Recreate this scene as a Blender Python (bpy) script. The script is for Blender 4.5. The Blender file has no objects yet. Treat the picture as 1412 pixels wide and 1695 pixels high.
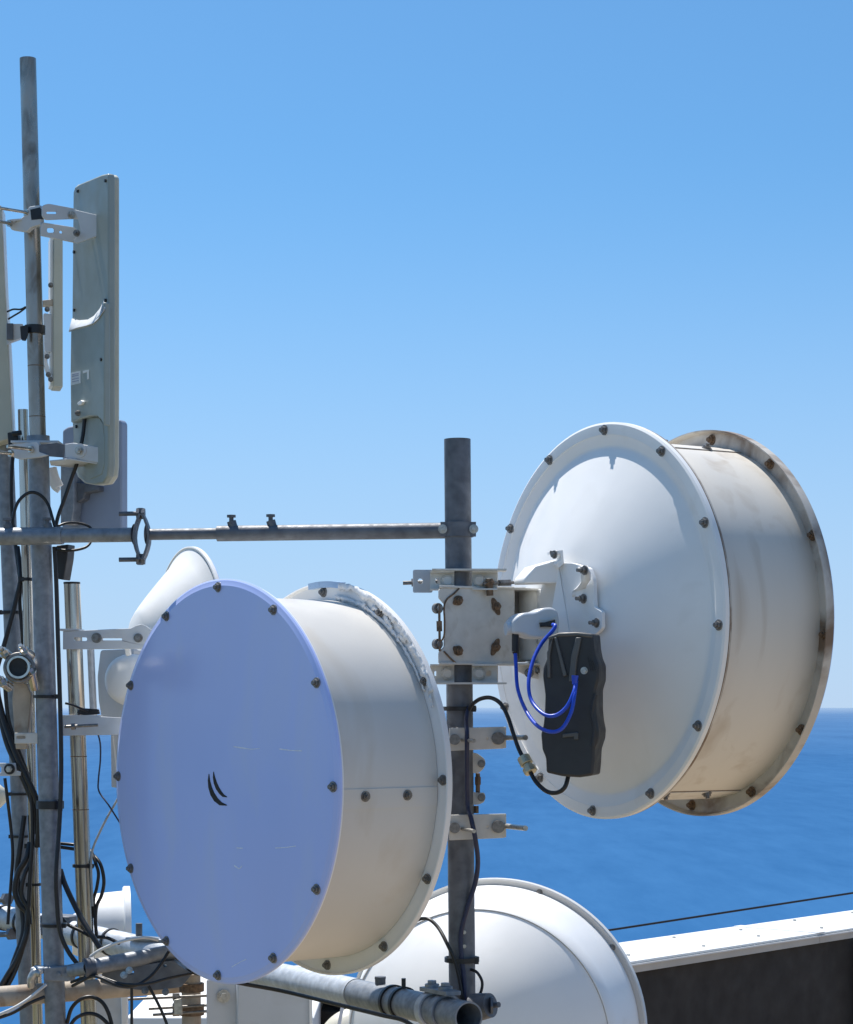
import bpy, bmesh, math, random
from mathutils import Vector, Matrix
random.seed(7)
R = math.radians

# ------------------------------------------------------------------ camera, sky, sun, exposure
F = 3600.0                 # focal length in photograph pixels
CX, EY = 706.0, 1168.0     # column straight ahead and row of the eye level
CAMZ = 4.0
S = bpy.context.scene
COL = S.collection
cam_d = bpy.data.cameras.new("camera")
cam = bpy.data.objects.new("camera", cam_d); COL.objects.link(cam)
cam.location = (0, 0, CAMZ); cam.rotation_euler = (R(90), 0, 0)
cam_d.sensor_fit = 'HORIZONTAL'; cam_d.sensor_width = 36.0
cam_d.lens = F / 1412.0 * 36.0
cam_d.shift_x = 0.0
cam_d.shift_y = (EY - 847.5) / 1412.0
cam_d.clip_start = 0.05; cam_d.clip_end = 1.0e6
S.camera = cam

SUN_EL = R(65)
SUN_H = Vector((-0.545, 0.838, 0)).normalized()      # horizontal direction towards the sun
sun_dir = SUN_H * math.cos(SUN_EL) + Vector((0, 0, math.sin(SUN_EL)))
w = bpy.data.worlds.new("World"); S.world = w; w.use_nodes = True
nt = w.node_tree; nt.nodes.clear()
out = nt.nodes.new('ShaderNodeOutputWorld'); bg = nt.nodes.new('ShaderNodeBackground')
sky = nt.nodes.new('ShaderNodeTexSky'); sky.sky_type = 'NISHITA'; sky.sun_disc = False
sky.sun_elevation = SUN_EL
sky.sun_rotation = math.atan2(SUN_H.x, SUN_H.y)
sky.altitude = 200; sky.air_density = 1.0; sky.dust_density = 0.6; sky.ozone_density = 3.0
bg.inputs['Strength'].default_value = 0.085
# clear marine air: look a little above the true direction so the horizon stays blue, and tint the sky deeper blue
gc = nt.nodes.new('ShaderNodeTexCoord'); lift = nt.nodes.new('ShaderNodeVectorMath'); lift.operation = 'ADD'
lift.inputs[1].default_value = (0, 0, 0.05)
nt.links.new(gc.outputs['Generated'], lift.inputs[0]); nt.links.new(lift.outputs[0], sky.inputs['Vector'])
tint = nt.nodes.new('ShaderNodeMix'); tint.data_type = 'RGBA'; tint.blend_type = 'MULTIPLY'; tint.inputs[0].default_value = 1.0
tint.inputs[7].default_value = (0.71, 1.17, 1.38, 1)
nt.links.new(sky.outputs[0], tint.inputs[6])
# pale sea haze low over the horizon
sep = nt.nodes.new('ShaderNodeSeparateXYZ'); nt.links.new(gc.outputs['Generated'], sep.inputs[0])
hz = nt.nodes.new('ShaderNodeMapRange'); hz.interpolation_type = 'SMOOTHSTEP'
hz.inputs[1].default_value = -0.06; hz.inputs[2].default_value = 0.26; hz.inputs[3].default_value = 0.92; hz.inputs[4].default_value = 0.0
nt.links.new(sep.outputs['Z'], hz.inputs[0])
air = nt.nodes.new('ShaderNodeMix'); air.data_type = 'RGBA'; air.inputs[7].default_value = (5.0, 6.25, 8.5, 1)
nt.links.new(hz.outputs[0], air.inputs[0]); nt.links.new(tint.outputs[2], air.inputs[6]); nt.links.new(air.outputs[2], bg.inputs[0]); nt.links.new(bg.outputs[0], out.inputs[0])
sd = bpy.data.lights.new("sun", 'SUN'); sd.energy = 5.0; sd.angle = R(0.5); sd.color = (1, 0.95, 0.88)
so = bpy.data.objects.new("sun", sd); COL.objects.link(so)
so.rotation_euler = sun_dir.to_track_quat('Z', 'Y').to_euler(); so.location = (-20, 30, 60)
S.view_settings.view_transform = 'Standard'; S.view_settings.look = 'None'
S.view_settings.exposure = 0.30; S.view_settings.gamma = 1.0
S.cycles.max_bounces = 8

# ------------------------------------------------------------------ helpers
V = Vector
UP = V((0, 0, 1))
def P(px, py, Y):
    return V(((px - CX) * Y / F, Y, CAMZ + (EY - py) * Y / F))
def ray(px, py): return V(((px - CX) / F, 1.0, (EY - py) / F))
def onplane(px, py, o, n):
    d = ray(px, py); c = V((0, 0, CAMZ))
    return c + d * ((o - c).dot(n) / d.dot(n))
def px2m(p, Y): return p * Y / F
def basis(n, up=UP):
    n = n.normalized()
    if abs(n.dot(up)) > 0.98: up = V((1, 0, 0))
    u = up.cross(n).normalized(); v = n.cross(u)
    return u, v, n
def fmat(o, n, up=UP):
    u, v, n = basis(n, up)
    m = Matrix((u, v, n)).transposed().to_4x4(); m.translation = o
    return m

class MB:
    def __init__(s): s.b = bmesh.new()
    def loft(s, rings, closed=True, cap0=False, cap1=False):
        b = s.b; vr = [[b.verts.new(p) for p in r] for r in rings]
        n = len(vr[0])
        for a, c in zip(vr[:-1], vr[1:]):
            for i in range(n if closed else n - 1):
                j = (i + 1) % n
                try: b.faces.new((a[i], a[j], c[j], c[i]))
                except ValueError: pass
        if cap0: b.faces.new(list(reversed(vr[0])))
        if cap1: b.faces.new(vr[-1])
        return s
    def cyl(s, p0, p1, r, seg=24, r2=None, caps=True):
        d = p1 - p0; u, v, n = basis(d)
        r2 = r if r2 is None else r2
        ring = lambda c, q: [c + (u * math.cos(2*math.pi*i/seg) + v * math.sin(2*math.pi*i/seg)) * q for i in range(seg)]
        return s.loft([ring(p0, r), ring(p1, r2)], True, caps, caps)
    def pipe(s, p0, p1, r, t, seg=32):      # hollow pipe with wall t, open at p1
        d = p1 - p0; u, v, n = basis(d)
        ring = lambda c, q: [c + (u * math.cos(2*math.pi*i/seg) + v * math.sin(2*math.pi*i/seg)) * q for i in range(seg)]
        return s.loft([ring(p0, r), ring(p1, r), ring(p1, r - t), ring(p1 - n * min(.25, d.length*.9), r - t)], True, True, True)
    def box(s, c, u, v, w):
        p = [c + u*a + v*b_ + w*d for d in (-1, 1) for b_ in (-1, 1) for a in (-1, 1)]
        vs = [s.b.verts.new(q) for q in p]
        for f in ((0,2,3,1),(4,5,7,6),(0,1,5,4),(2,6,7,3),(0,4,6,2),(1,3,7,5)): s.b.faces.new([vs[i] for i in f])
        return s
    def bar(s, p0, p1, w, h, up=UP):          # rectangular bar, w sideways, h along up
        d = p1 - p0; u, v, n = basis(d, up)
        return s.box((p0 + p1) / 2, u * w/2, v * h/2, d / 2)
    def tube(s, pts, r, seg=10, closed=False, sub=8):
        pts = spline(pts, sub, closed)
        n = len(pts); t0 = (pts[1] - pts[0]).normalized(); u, v, _ = basis(t0)
        rings = []
        for i in range(n):
            if closed: t = (pts[(i+1) % n] - pts[i-1]).normalized()
            else: t = (pts[min(i+1, n-1)] - pts[max(i-1, 0)]).normalized()
            u = (u - t * u.dot(t)).normalized(); v = t.cross(u)
            q = r(i/(n-1)) if callable(r) else r
            rings.append([pts[i] + (u*math.cos(2*math.pi*k/seg) + v*math.sin(2*math.pi*k/seg))*q for k in range(seg)])
        if closed: rings.append(rings[0])
        return s.loft(rings, True, not closed, not closed)
    def lathe(s, o, n, prof, seg=96, a0=0, a1=360, closed=False):
        u, v, n = basis(n)
        full = abs(a1 - a0) >= 360
        k = seg if full else seg + 1
        vr = []
        for (r, z) in prof:
            if r < 1e-6: vr.append([s.b.verts.new(o + n*z)])
            else: vr.append([s.b.verts.new(o + n*z + (v*math.cos(R(a0+(a1-a0)*i/seg)) - u*math.sin(R(a0+(a1-a0)*i/seg)))*r) for i in range(k)])
        pairs = list(zip(vr[:-1], vr[1:]))
        if closed: pairs.append((vr[-1], vr[0]))
        for a, c in pairs:
            for i in range(seg):
                j = (i+1) % k
                if len(a) == 1 and len(c) == 1: continue
                if len(a) == 1: f = (a[0], c[j], c[i])
                elif len(c) == 1: f = (a[i], a[j], c[0])
                else: f = (a[i], a[j], c[j], c[i])
                s.b.faces.new(f)
        if not full and closed:
            s.b.faces.new([q[0] for q in vr]); s.b.faces.new([q[-1] for q in reversed(vr)])
        return s
    def prism(s, outline, n, t, holes=()):    # planar outline in world points, extruded by t along n
        b = s.b; es = []
        for lp in [outline] + list(holes):
            vs = [b.verts.new(p) for p in lp]
            es += [b.edges.new((vs[i], vs[(i+1) % len(vs)])) for i in range(len(vs))]
        if holes:
            g = bmesh.ops.triangle_fill(b, edges=es, use_beauty=True, use_dissolve=False, normal=n)
            fs = [f for f in g['geom'] if isinstance(f, bmesh.types.BMFace)]
        else:
            fs = [b.faces.new(vs)]
        g = bmesh.ops.extrude_face_region(b, geom=fs)
        bmesh.ops.translate(b, verts=[x for x in g['geom'] if isinstance(x, bmesh.types.BMVert)], vec=n.normalized()*t)
        return s
    def plate(s, pix, o, n, t, holes=(), rnd=0):  # pixel outline seen on the plane (o, n), t towards -n is depth
        n = n.normalized()
        if rnd: pix = rounded(pix, rnd)
        ol = [onplane(x, y, o, n) for x, y in pix]
        hl = []
        for h in holes:
            if len(h) == 3: pp = [(h[0]+h[2]*math.cos(a*math.pi/8), h[1]+h[2]*math.sin(a*math.pi/8)) for a in range(16)]
            else:
                x0, y0, x1, y1 = h; pp = rounded([(x0,y0),(x1,y0),(x1,y1),(x0,y1)], min(x1-x0, y1-y0)*.45)
            hl.append([onplane(x, y, o, n) for x, y in pp])
        return s.prism(ol, n, -t, hl)
    def bolt(s, p, n, r, h=None, stud=0.0, washer=True):
        n = n.normalized(); h = h or r*.8
        q = p
        if washer: s.cyl(p - n*.001, p + n*r*.25, r*1.38, 20); q = p + n*r*.25
        s.cyl(q, q + n*h, r, 6)
        if stud: s.cyl(q + n*h, q + n*(h+stud), r*.55, 12)
        return s
    def mesh(s, name, smooth=40):
        bmesh.ops.recalc_face_normals(s.b, faces=s.b.faces[:])
        me = bpy.data.meshes.new(name); s.b.to_mesh(me); s.b.free()
        for p in me.polygons: p.use_smooth = True
        me.set_sharp_from_angle(angle=R(smooth))
        return me

def spline(pts, sub=8, closed=False):
    if len(pts) < 3 or sub < 2: return pts
    o = []; n = len(pts)
    rng = n if closed else n - 1
    for i in range(rng):
        if closed: a, b, c, d = pts[i-1], pts[i], pts[(i+1)%n], pts[(i+2)%n]
        else: a, b, c, d = pts[max(i-1,0)], pts[i], pts[i+1], pts[min(i+2,n-1)]
        for k in range(sub):
            t = k/sub
            o.append(((2*b) + (c-a)*t + (2*a-5*b+4*c-d)*t*t + (3*b-a-3*c+d)*t**3) * .5)
    if not closed: o.append(pts[-1])
    return o
def rounded(pix, r, k=4):
    o = []; n = len(pix)
    for i in range(n):
        a, b, c = V(pix[i-1]), V(pix[i]), V(pix[(i+1)%n])
        e1, e2 = (a-b), (c-b)
        rr = min(r, e1.length*.45, e2.length*.45)
        p, q = b + e1.normalized()*rr, b + e2.normalized()*rr
        for j in range(k+1):
            t = j/k; o.append(tuple(p*(1-t)**2 + b*2*t*(1-t) + q*t*t))
    return o

MATW = {}
def thing(name, label, cat, o, n=None, group=None):
    e = bpy.data.objects.new(name, None); COL.objects.link(e)
    m = fmat(o, n) if n is not None else Matrix.Translation(o)
    e.matrix_world = m; e.empty_display_size = .05
    e['label'] = label; e['category'] = cat
    if group: e['group'] = group
    MATW[e] = m
    return e
def part(name, mb, mat, root, bevel=0, label=None, smooth=40):
    me = mb.mesh(name, smooth); m = MATW[root]; me.transform(m.inverted()); me.materials.append(mat)
    o = bpy.data.objects.new(name, me); COL.objects.link(o); o.parent = root
    MATW[o] = m
    if label: o['label'] = label
    if bevel: bev(o, bevel)
    return o
def bev(o, wd):
    b = o.modifiers.new("bevel", 'BEVEL'); b.width = wd; b.segments = 2; b.limit_method = 'ANGLE'; b.angle_limit = R(35)
def solo(name, mb, mat, label, cat, group=None, o=None, bevel=0, smooth=40):
    me = mb.mesh(name, smooth)
    if o is None:
        c = [v.co for v in me.vertices]; o = V((sum(p.x for p in c)/len(c), sum(p.y for p in c)/len(c), min(p.z for p in c)))
    me.transform(Matrix.Translation(-o)); me.materials.append(mat)
    ob = bpy.data.objects.new(name, me); COL.objects.link(ob); ob.location = o
    ob['label'] = label; ob['category'] = cat
    if group: ob['group'] = group
    if bevel: bev(ob, bevel)
    return ob
def struct(name, mb, mat, kind='structure'):
    me = mb.mesh(name); me.materials.append(mat); o = bpy.data.objects.new(name, me); COL.objects.link(o); o['kind'] = kind
    return o
def part_at(name, me, root, wm):            # shared mesh as a child, at world matrix wm
    o = bpy.data.objects.new(name, me); COL.objects.link(o); o.parent = root
    o.matrix_local = MATW[root].inverted() @ wm
    return o

# ------------------------------------------------------------------ materials
def mat(name, col, rough=.45, metal=0.0, var=.12, vscale=30, stain=None, samt=0, sscale=12, bump=0, bscale=300, spec=.5, coat=0,
        stretch=None, rvar=.1, sth=.52, swid=.18):
    m = bpy.data.materials.new(name); m.use_nodes = True; t = m.node_tree; N = t.nodes; L = t.links
    b = N['Principled BSDF']; b.inputs['Metallic'].default_value = metal
    b.inputs['Specular IOR Level'].default_value = spec; b.inputs['Coat Weight'].default_value = coat
    b.inputs['Coat Roughness'].default_value = .08
    tc = N.new('ShaderNodeTexCoord'); src = tc.outputs['Object']
    if stretch:
        mp = N.new('ShaderNodeMapping'); mp.inputs['Scale'].default_value = stretch; L.new(src, mp.inputs[0]); src = mp.outputs[0]
    def noise(sc, det=6, dist=0):
        n = N.new('ShaderNodeTexNoise'); n.inputs['Scale'].default_value = sc; n.inputs['Detail'].default_value = det
        n.inputs['Distortion'].default_value = dist; L.new(src, n.inputs['Vector']); return n.outputs['Fac']
    n1 = noise(vscale)
    mr = N.new('ShaderNodeMapRange'); mr.inputs[1].default_value = .3; mr.inputs[2].default_value = .7
    mr.inputs[3].default_value = 1 - var; mr.inputs[4].default_value = 1 + var; L.new(n1, mr.inputs[0])
    mu = N.new('ShaderNodeMix'); mu.data_type = 'RGBA'; mu.blend_type = 'MULTIPLY'; mu.inputs[0].default_value = 1
    mu.inputs[6].default_value = (*col, 1); L.new(mr.outputs[0], mu.inputs[7]); c = mu.outputs[2]
    if stain:
        n2 = noise(sscale, 8, .6)
        r2 = N.new('ShaderNodeMapRange'); r2.inputs[1].default_value = sth; r2.inputs[2].default_value = sth + swid
        r2.inputs[3].default_value = 0; r2.inputs[4].default_value = samt; L.new(n2, r2.inputs[0])
        mx = N.new('ShaderNodeMix'); mx.data_type = 'RGBA'; L.new(r2.outputs[0], mx.inputs[0]); L.new(c, mx.inputs[6])
        mx.inputs[7].default_value = (*stain, 1); c = mx.outputs[2]
    L.new(c, b.inputs['Base Color'])
    rr = N.new('ShaderNodeMapRange'); rr.inputs[1].default_value = .3; rr.inputs[2].default_value = .7
    rr.inputs[3].default_value = max(.03, rough - rvar); rr.inputs[4].default_value = min(1, rough + rvar); L.new(noise(vscale*2.3), rr.inputs[0])
    L.new(rr.outputs[0], b.inputs['Roughness'])
    if bump:
        bp = N.new('ShaderNodeBump'); bp.inputs['Strength'].default_value = bump; bp.inputs['Distance'].default_value = .002
        L.new(noise(bscale, 4), bp.inputs['Height']); L.new(bp.outputs[0], b.inputs['Normal'])
    return m
M = {}
M['white'] = mat('white_paint', (.85, .85, .84), .42, var=.03, vscale=8, stain=(.55, .52, .46), samt=.25, sscale=9, sth=.58)
M['white_shroud'] = mat('white_shroud_paint', (.66, .64, .60), .42, var=.04, vscale=6, stain=(.52, .44, .33), samt=.5, sscale=6, sth=.55, stretch=(1, .4, 1), bump=.35, bscale=9)
M['old_shroud'] = mat('grimy_shroud_paint', (.70, .66, .59), .48, var=.05, vscale=7, stain=(.40, .31, .21), samt=.45, sscale=22, sth=.55, swid=.22, stretch=(1, .07, 1), bump=.3, bscale=9)
M['tape'] = mat('pale_blue_tape', (.42, .58, .78), .35, var=.06, vscale=40)
M['rim'] = mat('stained_rim_paint', (.57, .53, .47), .5, var=.14, vscale=12, stain=(.17, .10, .055), samt=.9, sscale=10, sth=.46)
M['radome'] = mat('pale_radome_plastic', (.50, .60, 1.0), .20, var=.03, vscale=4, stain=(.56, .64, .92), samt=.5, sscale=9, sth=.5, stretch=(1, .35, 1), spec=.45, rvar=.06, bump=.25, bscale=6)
M['flake'] = mat('peeling_tape', (.85, .85, .84), .6, var=.08, vscale=60)
M['oldpipe'] = mat('weathered_mast_steel', (.40, .355, .31), .32, metal=.8, var=.22, vscale=25, stain=(.16, .115, .085), samt=.75, sscale=30, sth=.52, swid=.14, stretch=(1, 1, .35))
M['galv'] = mat('galvanised_steel', (.23, .25, .28), .48, metal=.35, var=.22, vscale=70, stain=(.36, .38, .40), samt=.5, sscale=25, bump=.15, bscale=400)
M['galv_dark'] = mat('weathered_galvanised_steel', (.13, .14, .16), .55, metal=.3, var=.25, vscale=40, stain=(.22, .23, .25), samt=.5, sscale=18, bump=.2, bscale=300)
M['galv_light'] = mat('bright_galvanised_steel', (.50, .53, .57), .45, metal=.25, var=.18, vscale=60, stain=(.35, .36, .37), samt=.5, sscale=20, bump=.2, bscale=250)
M['stainless'] = mat('worn_reflection_streaked_steel', (.56, .52, .46), .22, metal=.92, var=.16, vscale=60, stain=(.26, .19, .13), samt=.7, sscale=40, sth=.55, swid=.12, stretch=(1, 1, .06), rvar=.05)  # upright streaks put the mirrored bands into colour, along with stains
M['bracket'] = mat('bracket_cream_paint', (.62, .61, .57), .5, var=.08, vscale=40, stain=(.38, .33, .26), samt=.4, sscale=35, sth=.55)
M['zinc'] = mat('zinc_plated_bolt', (.48, .47, .44), .38, metal=.7, var=.25, vscale=150)
M['bolt'] = mat('dull_bolt_steel', (.22, .21, .20), .42, metal=.6, var=.3, vscale=150)
M['rust'] = mat('rusted_bolt', (.20, .13, .08), .75, metal=.2, var=.4, vscale=120, stain=(.08, .06, .05), samt=.7, sscale=90)
M['rustpipe'] = mat('rust_stained_pipe', (.44, .38, .31), .65, metal=.1, var=.2, vscale=30, stain=(.20, .11, .06), samt=.7, sscale=16, sth=.48, bump=.2)
M['black'] = mat('black_cable_jacket', (.014, .014, .016), .42, var=.2, vscale=60)
M['navy'] = mat('navy_cable_jacket', (.018, .026, .07), .4, var=.2, vscale=60)
M['bluecable'] = mat('blue_patch_cord', (.015, .07, .55), .35, var=.1, vscale=60)
M['whitecable'] = mat('white_cable_jacket', (.68, .68, .66), .45, var=.1, vscale=60)
M['greycable'] = mat('grey_cable_jacket', (.40, .41, .40), .45, var=.1, vscale=60)
M['radio'] = mat('dark_grey_radio_plastic', (.030, .031, .034), .5, var=.12, vscale=20, bump=.05, bscale=900)
M['radiotrim'] = mat('grey_radio_trim', (.10, .10, .096), .5, var=.1, vscale=30)
M['sector'] = mat('grey_green_sector_plastic', (.31, .35, .325), .42, var=.05, vscale=15, stain=(.30, .31, .27), samt=.35, sscale=14)
M['sectorfront'] = mat('pale_sector_radome', (.52, .53, .45), .45, var=.05, vscale=15, stain=(.40, .38, .28), samt=.3, sscale=14)
M['panelgrey'] = mat('pale_grey_enclosure', (.58, .61, .64), .4, var=.04, vscale=10, stain=(.45, .45, .44), samt=.4, sscale=12)
M['bluepanel'] = mat('blue_grey_panel', (.26, .31, .42), .4, var=.06, vscale=12)
M['sticker'] = mat('paper_sticker', (.70, .72, .72), .5, var=.05, vscale=50)
M['print'] = mat('sticker_print', (.30, .33, .45), .5, var=.25, vscale=400)
M['logo'] = mat('black_logo_ink', (.006, .004, .004), .6, var=.1, vscale=50)
M['scratch'] = mat('pale_scratches', (.78, .81, .90), .5, var=.15, vscale=200)
M['brass'] = mat('cable_gland_nickel', (.55, .51, .36), .35, metal=.5, var=.2, vscale=90)
M['cream'] = mat('cream_paint', (.66, .62, .50), .45, var=.06, vscale=12)
M['darkwall'] = mat('dark_painted_wall', (.032, .026, .021), .8, var=.2, vscale=3, stain=(.05, .048, .045), samt=.5, sscale=1.2)
M['cap'] = mat('white_parapet_metal', (.80, .79, .76), .4, var=.04, vscale=4, stain=(.6, .57, .5), samt=.3, sscale=2)
M['fascia'] = mat('parapet_fascia', (.50, .46, .40), .5, var=.08, vscale=4)
M['wallwhite'] = mat('whitewashed_render', (.78, .77, .74), .8, var=.05, vscale=3)
M['concrete'] = mat('pale_concrete', (.32, .245, .17), .9, var=.12, vscale=1.5, stain=(.26, .195, .135), samt=.5, sscale=.6)
M['scrub'] = mat('dry_scrub_hillside', (.12, .12, .06), .95, var=.3, vscale=.05, stain=(.24, .2, .13), samt=.7, sscale=.03)

def sea_material():
    m = bpy.data.materials.new('deep_blue_sea'); m.use_nodes = True; t = m.node_tree; N = t.nodes; L = t.links
    N.remove(N['Principled BSDF']); o = N['Material Output']
    tc = N.new('ShaderNodeTexCoord'); 
    mp = N.new('ShaderNodeMapping'); mp.inputs['Scale'].default_value = (.0016, .0003, 1); L.new(tc.outputs['Object'], mp.inputs[0])
    n = N.new('ShaderNodeTexNoise'); n.inputs['Scale'].default_value = 1; n.inputs['Detail'].default_value = 8; n.inputs['Roughness'].default_value = .62
    L.new(mp.outputs[0], n.inputs['Vector'])
    cr = N.new('ShaderNodeValToRGB'); cr.color_ramp.elements[0].position = .3; cr.color_ramp.elements[1].position = .72
    cr.color_ramp.elements[0].color = (.012, .080, .215, 1); cr.color_ramp.elements[1].color = (.040, .145, .32, 1)
    mp2 = N.new('ShaderNodeMapping'); mp2.inputs['Scale'].default_value = (.02, .0035, 1); L.new(tc.outputs['Object'], mp2.inputs[0])
    n2 = N.new('ShaderNodeTexNoise'); n2.inputs['Scale'].default_value = 1; n2.inputs['Detail'].default_value = 6; n2.inputs['Roughness'].default_value = .7
    L.new(mp2.outputs[0], n2.inputs['Vector'])
    av = N.new('ShaderNodeMix'); av.data_type = 'FLOAT'; av.inputs[0].default_value = .42; L.new(n.outputs['Fac'], av.inputs[2]); L.new(n2.outputs['Fac'], av.inputs[3])
    L.new(av.outputs[0], cr.inputs[0])
    d = N.new('ShaderNodeBsdfDiffuse'); L.new(cr.outputs[0], d.inputs['Color'])
    g = N.new('ShaderNodeBsdfGlossy'); g.inputs['Roughness'].default_value = .22
    fr = N.new('ShaderNodeLayerWeight'); fr.inputs['Blend'].default_value = .5
    r = N.new('ShaderNodeValToRGB'); e = r.color_ramp.elements
    e[0].position = .80; e[0].color = (.03, .03, .03, 1); e[1].position = 1.0; e[1].color = (.97, .97, .97, 1)
    k = e.new(.975); k.color = (.08, .08, .08, 1); k2 = e.new(.9955); k2.color = (.22, .22, .22, 1)
    L.new(fr.outputs['Facing'], r.inputs[0])
    mx = N.new('ShaderNodeMixShader'); L.new(r.outputs[0], mx.inputs[0]); L.new(d.outputs[0], mx.inputs[1]); L.new(g.outputs[0], mx.inputs[2])
    L.new(mx.outputs[0], o.inputs['Surface'])
    return m

# ------------------------------------------------------------------ the setting: sea, hillside, terrace
SEAZ = -200.0
mb = MB(); Q = 200000.0
vs = [V((-Q, -3000, SEAZ)), V((Q, -3000, SEAZ)), V((Q, Q, SEAZ)), V((-Q, Q, SEAZ))]
mb.b.faces.new([mb.b.verts.new(p) for p in vs]); struct('sea', mb, sea_material())
mb = MB()      # hillside falling from the terrace to the sea
rows = [(-300, 22, -.15), (-300, 34, -14), (-300, 180, -110), (-300, 380, SEAZ - 5)]
nx = 60
rings = []
for (_, y, z) in [(0, -400, -.2)] + rows:
    rings.append([V((-450 + 900*i/nx, y + (random.uniform(-8, 8) if z < -20 else 0), z + (random.uniform(-4, 2) if -150 < z < -20 else 0))) for i in range(nx+1)])
mb.loft(rings, False); struct('hillside', mb, M['scrub'])
mb = MB(); mb.box(V((8.1, 5, -.1)), V((9.9, 0, 0)), V((0, 16, 0)), V((0, 0, .1))); struct('unseen_terrace', mb, M['concrete'])  # unseen ground; warm tone and extent set for its bounce on the dishes

# ------------------------------------------------------------------ the building at the lower right
A0 = V((1.337, 14.5, CAMZ - 1.708)); DB = V((1.948, 2.25, 0)).normalized(); PB = V((-DB.y, DB.x, 0))
A = A0 - DB * 2.6; B = A0 + DB * 7.5
bd = thing('building', 'white capped dark walled building below the right dish, by the sea', 'building', V((A0.x, A0.y, 0)))
top = A0.z
ln = (B - A).length
mb = MB(); mid = (A + B)/2 + PB*.36
mb.box(V((mid.x, mid.y, (top - .08)/2)), DB*(ln/2), PB*.32, V((0, 0, (top - .08)/2)))
wl = part('wall', mb, M['darkwall'], bd)
cap = None
nseg = 4; L1 = ln / nseg
for i in range(nseg):
    a = A + DB*(L1*i + (.0 if i == 0 else .004)); b = A + DB*(L1*(i+1)); c = (a+b)/2 + PB*.35; hl = (b-a).length/2
    mb = MB(); mb.box(c + V((0,0,-.006)), DB*hl, PB*.37, V((0,0,.006 + .002*(i % 2))))
    cp = part('parapet_cap', mb, M['cap'], bd, .003)
    if i:
        mb = MB(); mb.box(a + PB*.34 + V((0,0,.0045)), DB*.05, PB*.372, V((0,0,.003))); part('joint_cover', mb, M['cap'], bd, .001)
    mb = MB(); mb.box((a+b)/2 - PB*.012 + V((0,0,-.012 - .0325)), DB*hl, PB*.006, V((0,0,.0325)))
    part('fascia', mb, M['fascia'], bd)
    mb = MB(); mb.box((a+b)/2 - PB*.026 + V((0,0,-.022)), DB*hl, PB*.008, V((0,0,.005)))
    part('drip_edge', mb, M['cap'], bd)
for i in range(12):
    for k, off in ((0, .16), (1, .56)):
        p = A + DB*(.3 + .83*i + .37*k + random.uniform(-.12, .12)) + PB*(off + random.uniform(-.05, .05))
        mb = MB(); mb.cyl(p + V((0,0,-.002)), p + V((0,0,.012)), .013, 12); part('cap_screw', mb, M['zinc'], bd)
# pale corner pilaster
pp = A0 + DB*3.10 - PB*.06
mb = MB(); mb.box(V((pp.x, pp.y, (top-.10)/2)), DB*.07, PB*.05, V((0,0,(top-.12)/2))); part('pilaster', mb, M['wallwhite'], bd)

p0, p1 = P(1000, 1541, 12.5), P(1412, 1478, 13.6)
d = p1 - p0
mb = MB(); pts = [p0 - d*1.2 + UP*.02, p0 - d*.5, p0, (p0+p1)/2, p1, p1 + d*.9, p1 + d*2 + UP*.05]
mb.tube(pts, .0065, 8, sub=6); solo('overhead_cable', mb, M['black'], 'thin dark cable stretched across the sea above the white parapet', 'cable')

lo = thing('low_roof', 'low white roof edge glimpsed under the frame at the bottom left', 'roof', P(262, 1700, 12))
mb = MB(); t = P(262, 1684, 12); mb.box(V((-1.14, t.y + 1.2, t.z - .14)), V((.52, 0, 0)), V((0, 1.2, 0)), V((0, 0, .14))); part('slab', mb, M['wallwhite'], lo, .01)
mb = MB(); mb.box(V((-1.14, t.y + 1.2, (t.z - .28)/2)), V((.48, 0, 0)), V((0, 1.1, 0)), V((0, 0, (t.z - .28)/2))); part('wall', mb, M['wallwhite'], lo)

# ------------------------------------------------------------------ poles
def lean(x0, y0, x1, y1, Y):
    """pole axis through two pixels, carried on down to the terrace"""
    a, b = P(x0, y0, Y), P(x1, y1, Y)
    d = (b - a); k = -a.z / d.z
    return a, a + d*k, d.normalized()
def pole(name, label, x0, y0, x1, y1, Y, wpx, m, hollow=.003, group=None, stop=None):
    a, b, d = lean(x0, y0, x1, y1, Y)
    if stop is not None: b = P(x0 + (x1-x0)*(stop-y0)/(y1-y0), stop, Y)
    r = px2m(wpx, Y)/2
    t = thing(name, label, 'pole', b, None, group)
    mb = MB(); mb.pipe(b, a, r, hollow, 40)
    part('tube', mb, M[m], t)
    return t, a, b, r
YC = 3.95
cpole, ca, cb, cr = pole('mast_pole', 'dark galvanised pipe mast standing between the two drum dishes', 757, 727, 765, 1640, YC, 44, 'galv_dark', .004)
def cx_at(py): return 757 + (765-757)*(py-727)/(1640-727)
for y in (1541, 1564):
    mb = MB(); c = P(cx_at(y)+4, y, YC) - V((0, cr, 0)); mb.cyl(c + V((0,.002,0)), c - V((0,.0012,0)), .0035, 12); part('drilled_hole', mb, M['zinc'], cpole)

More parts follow.
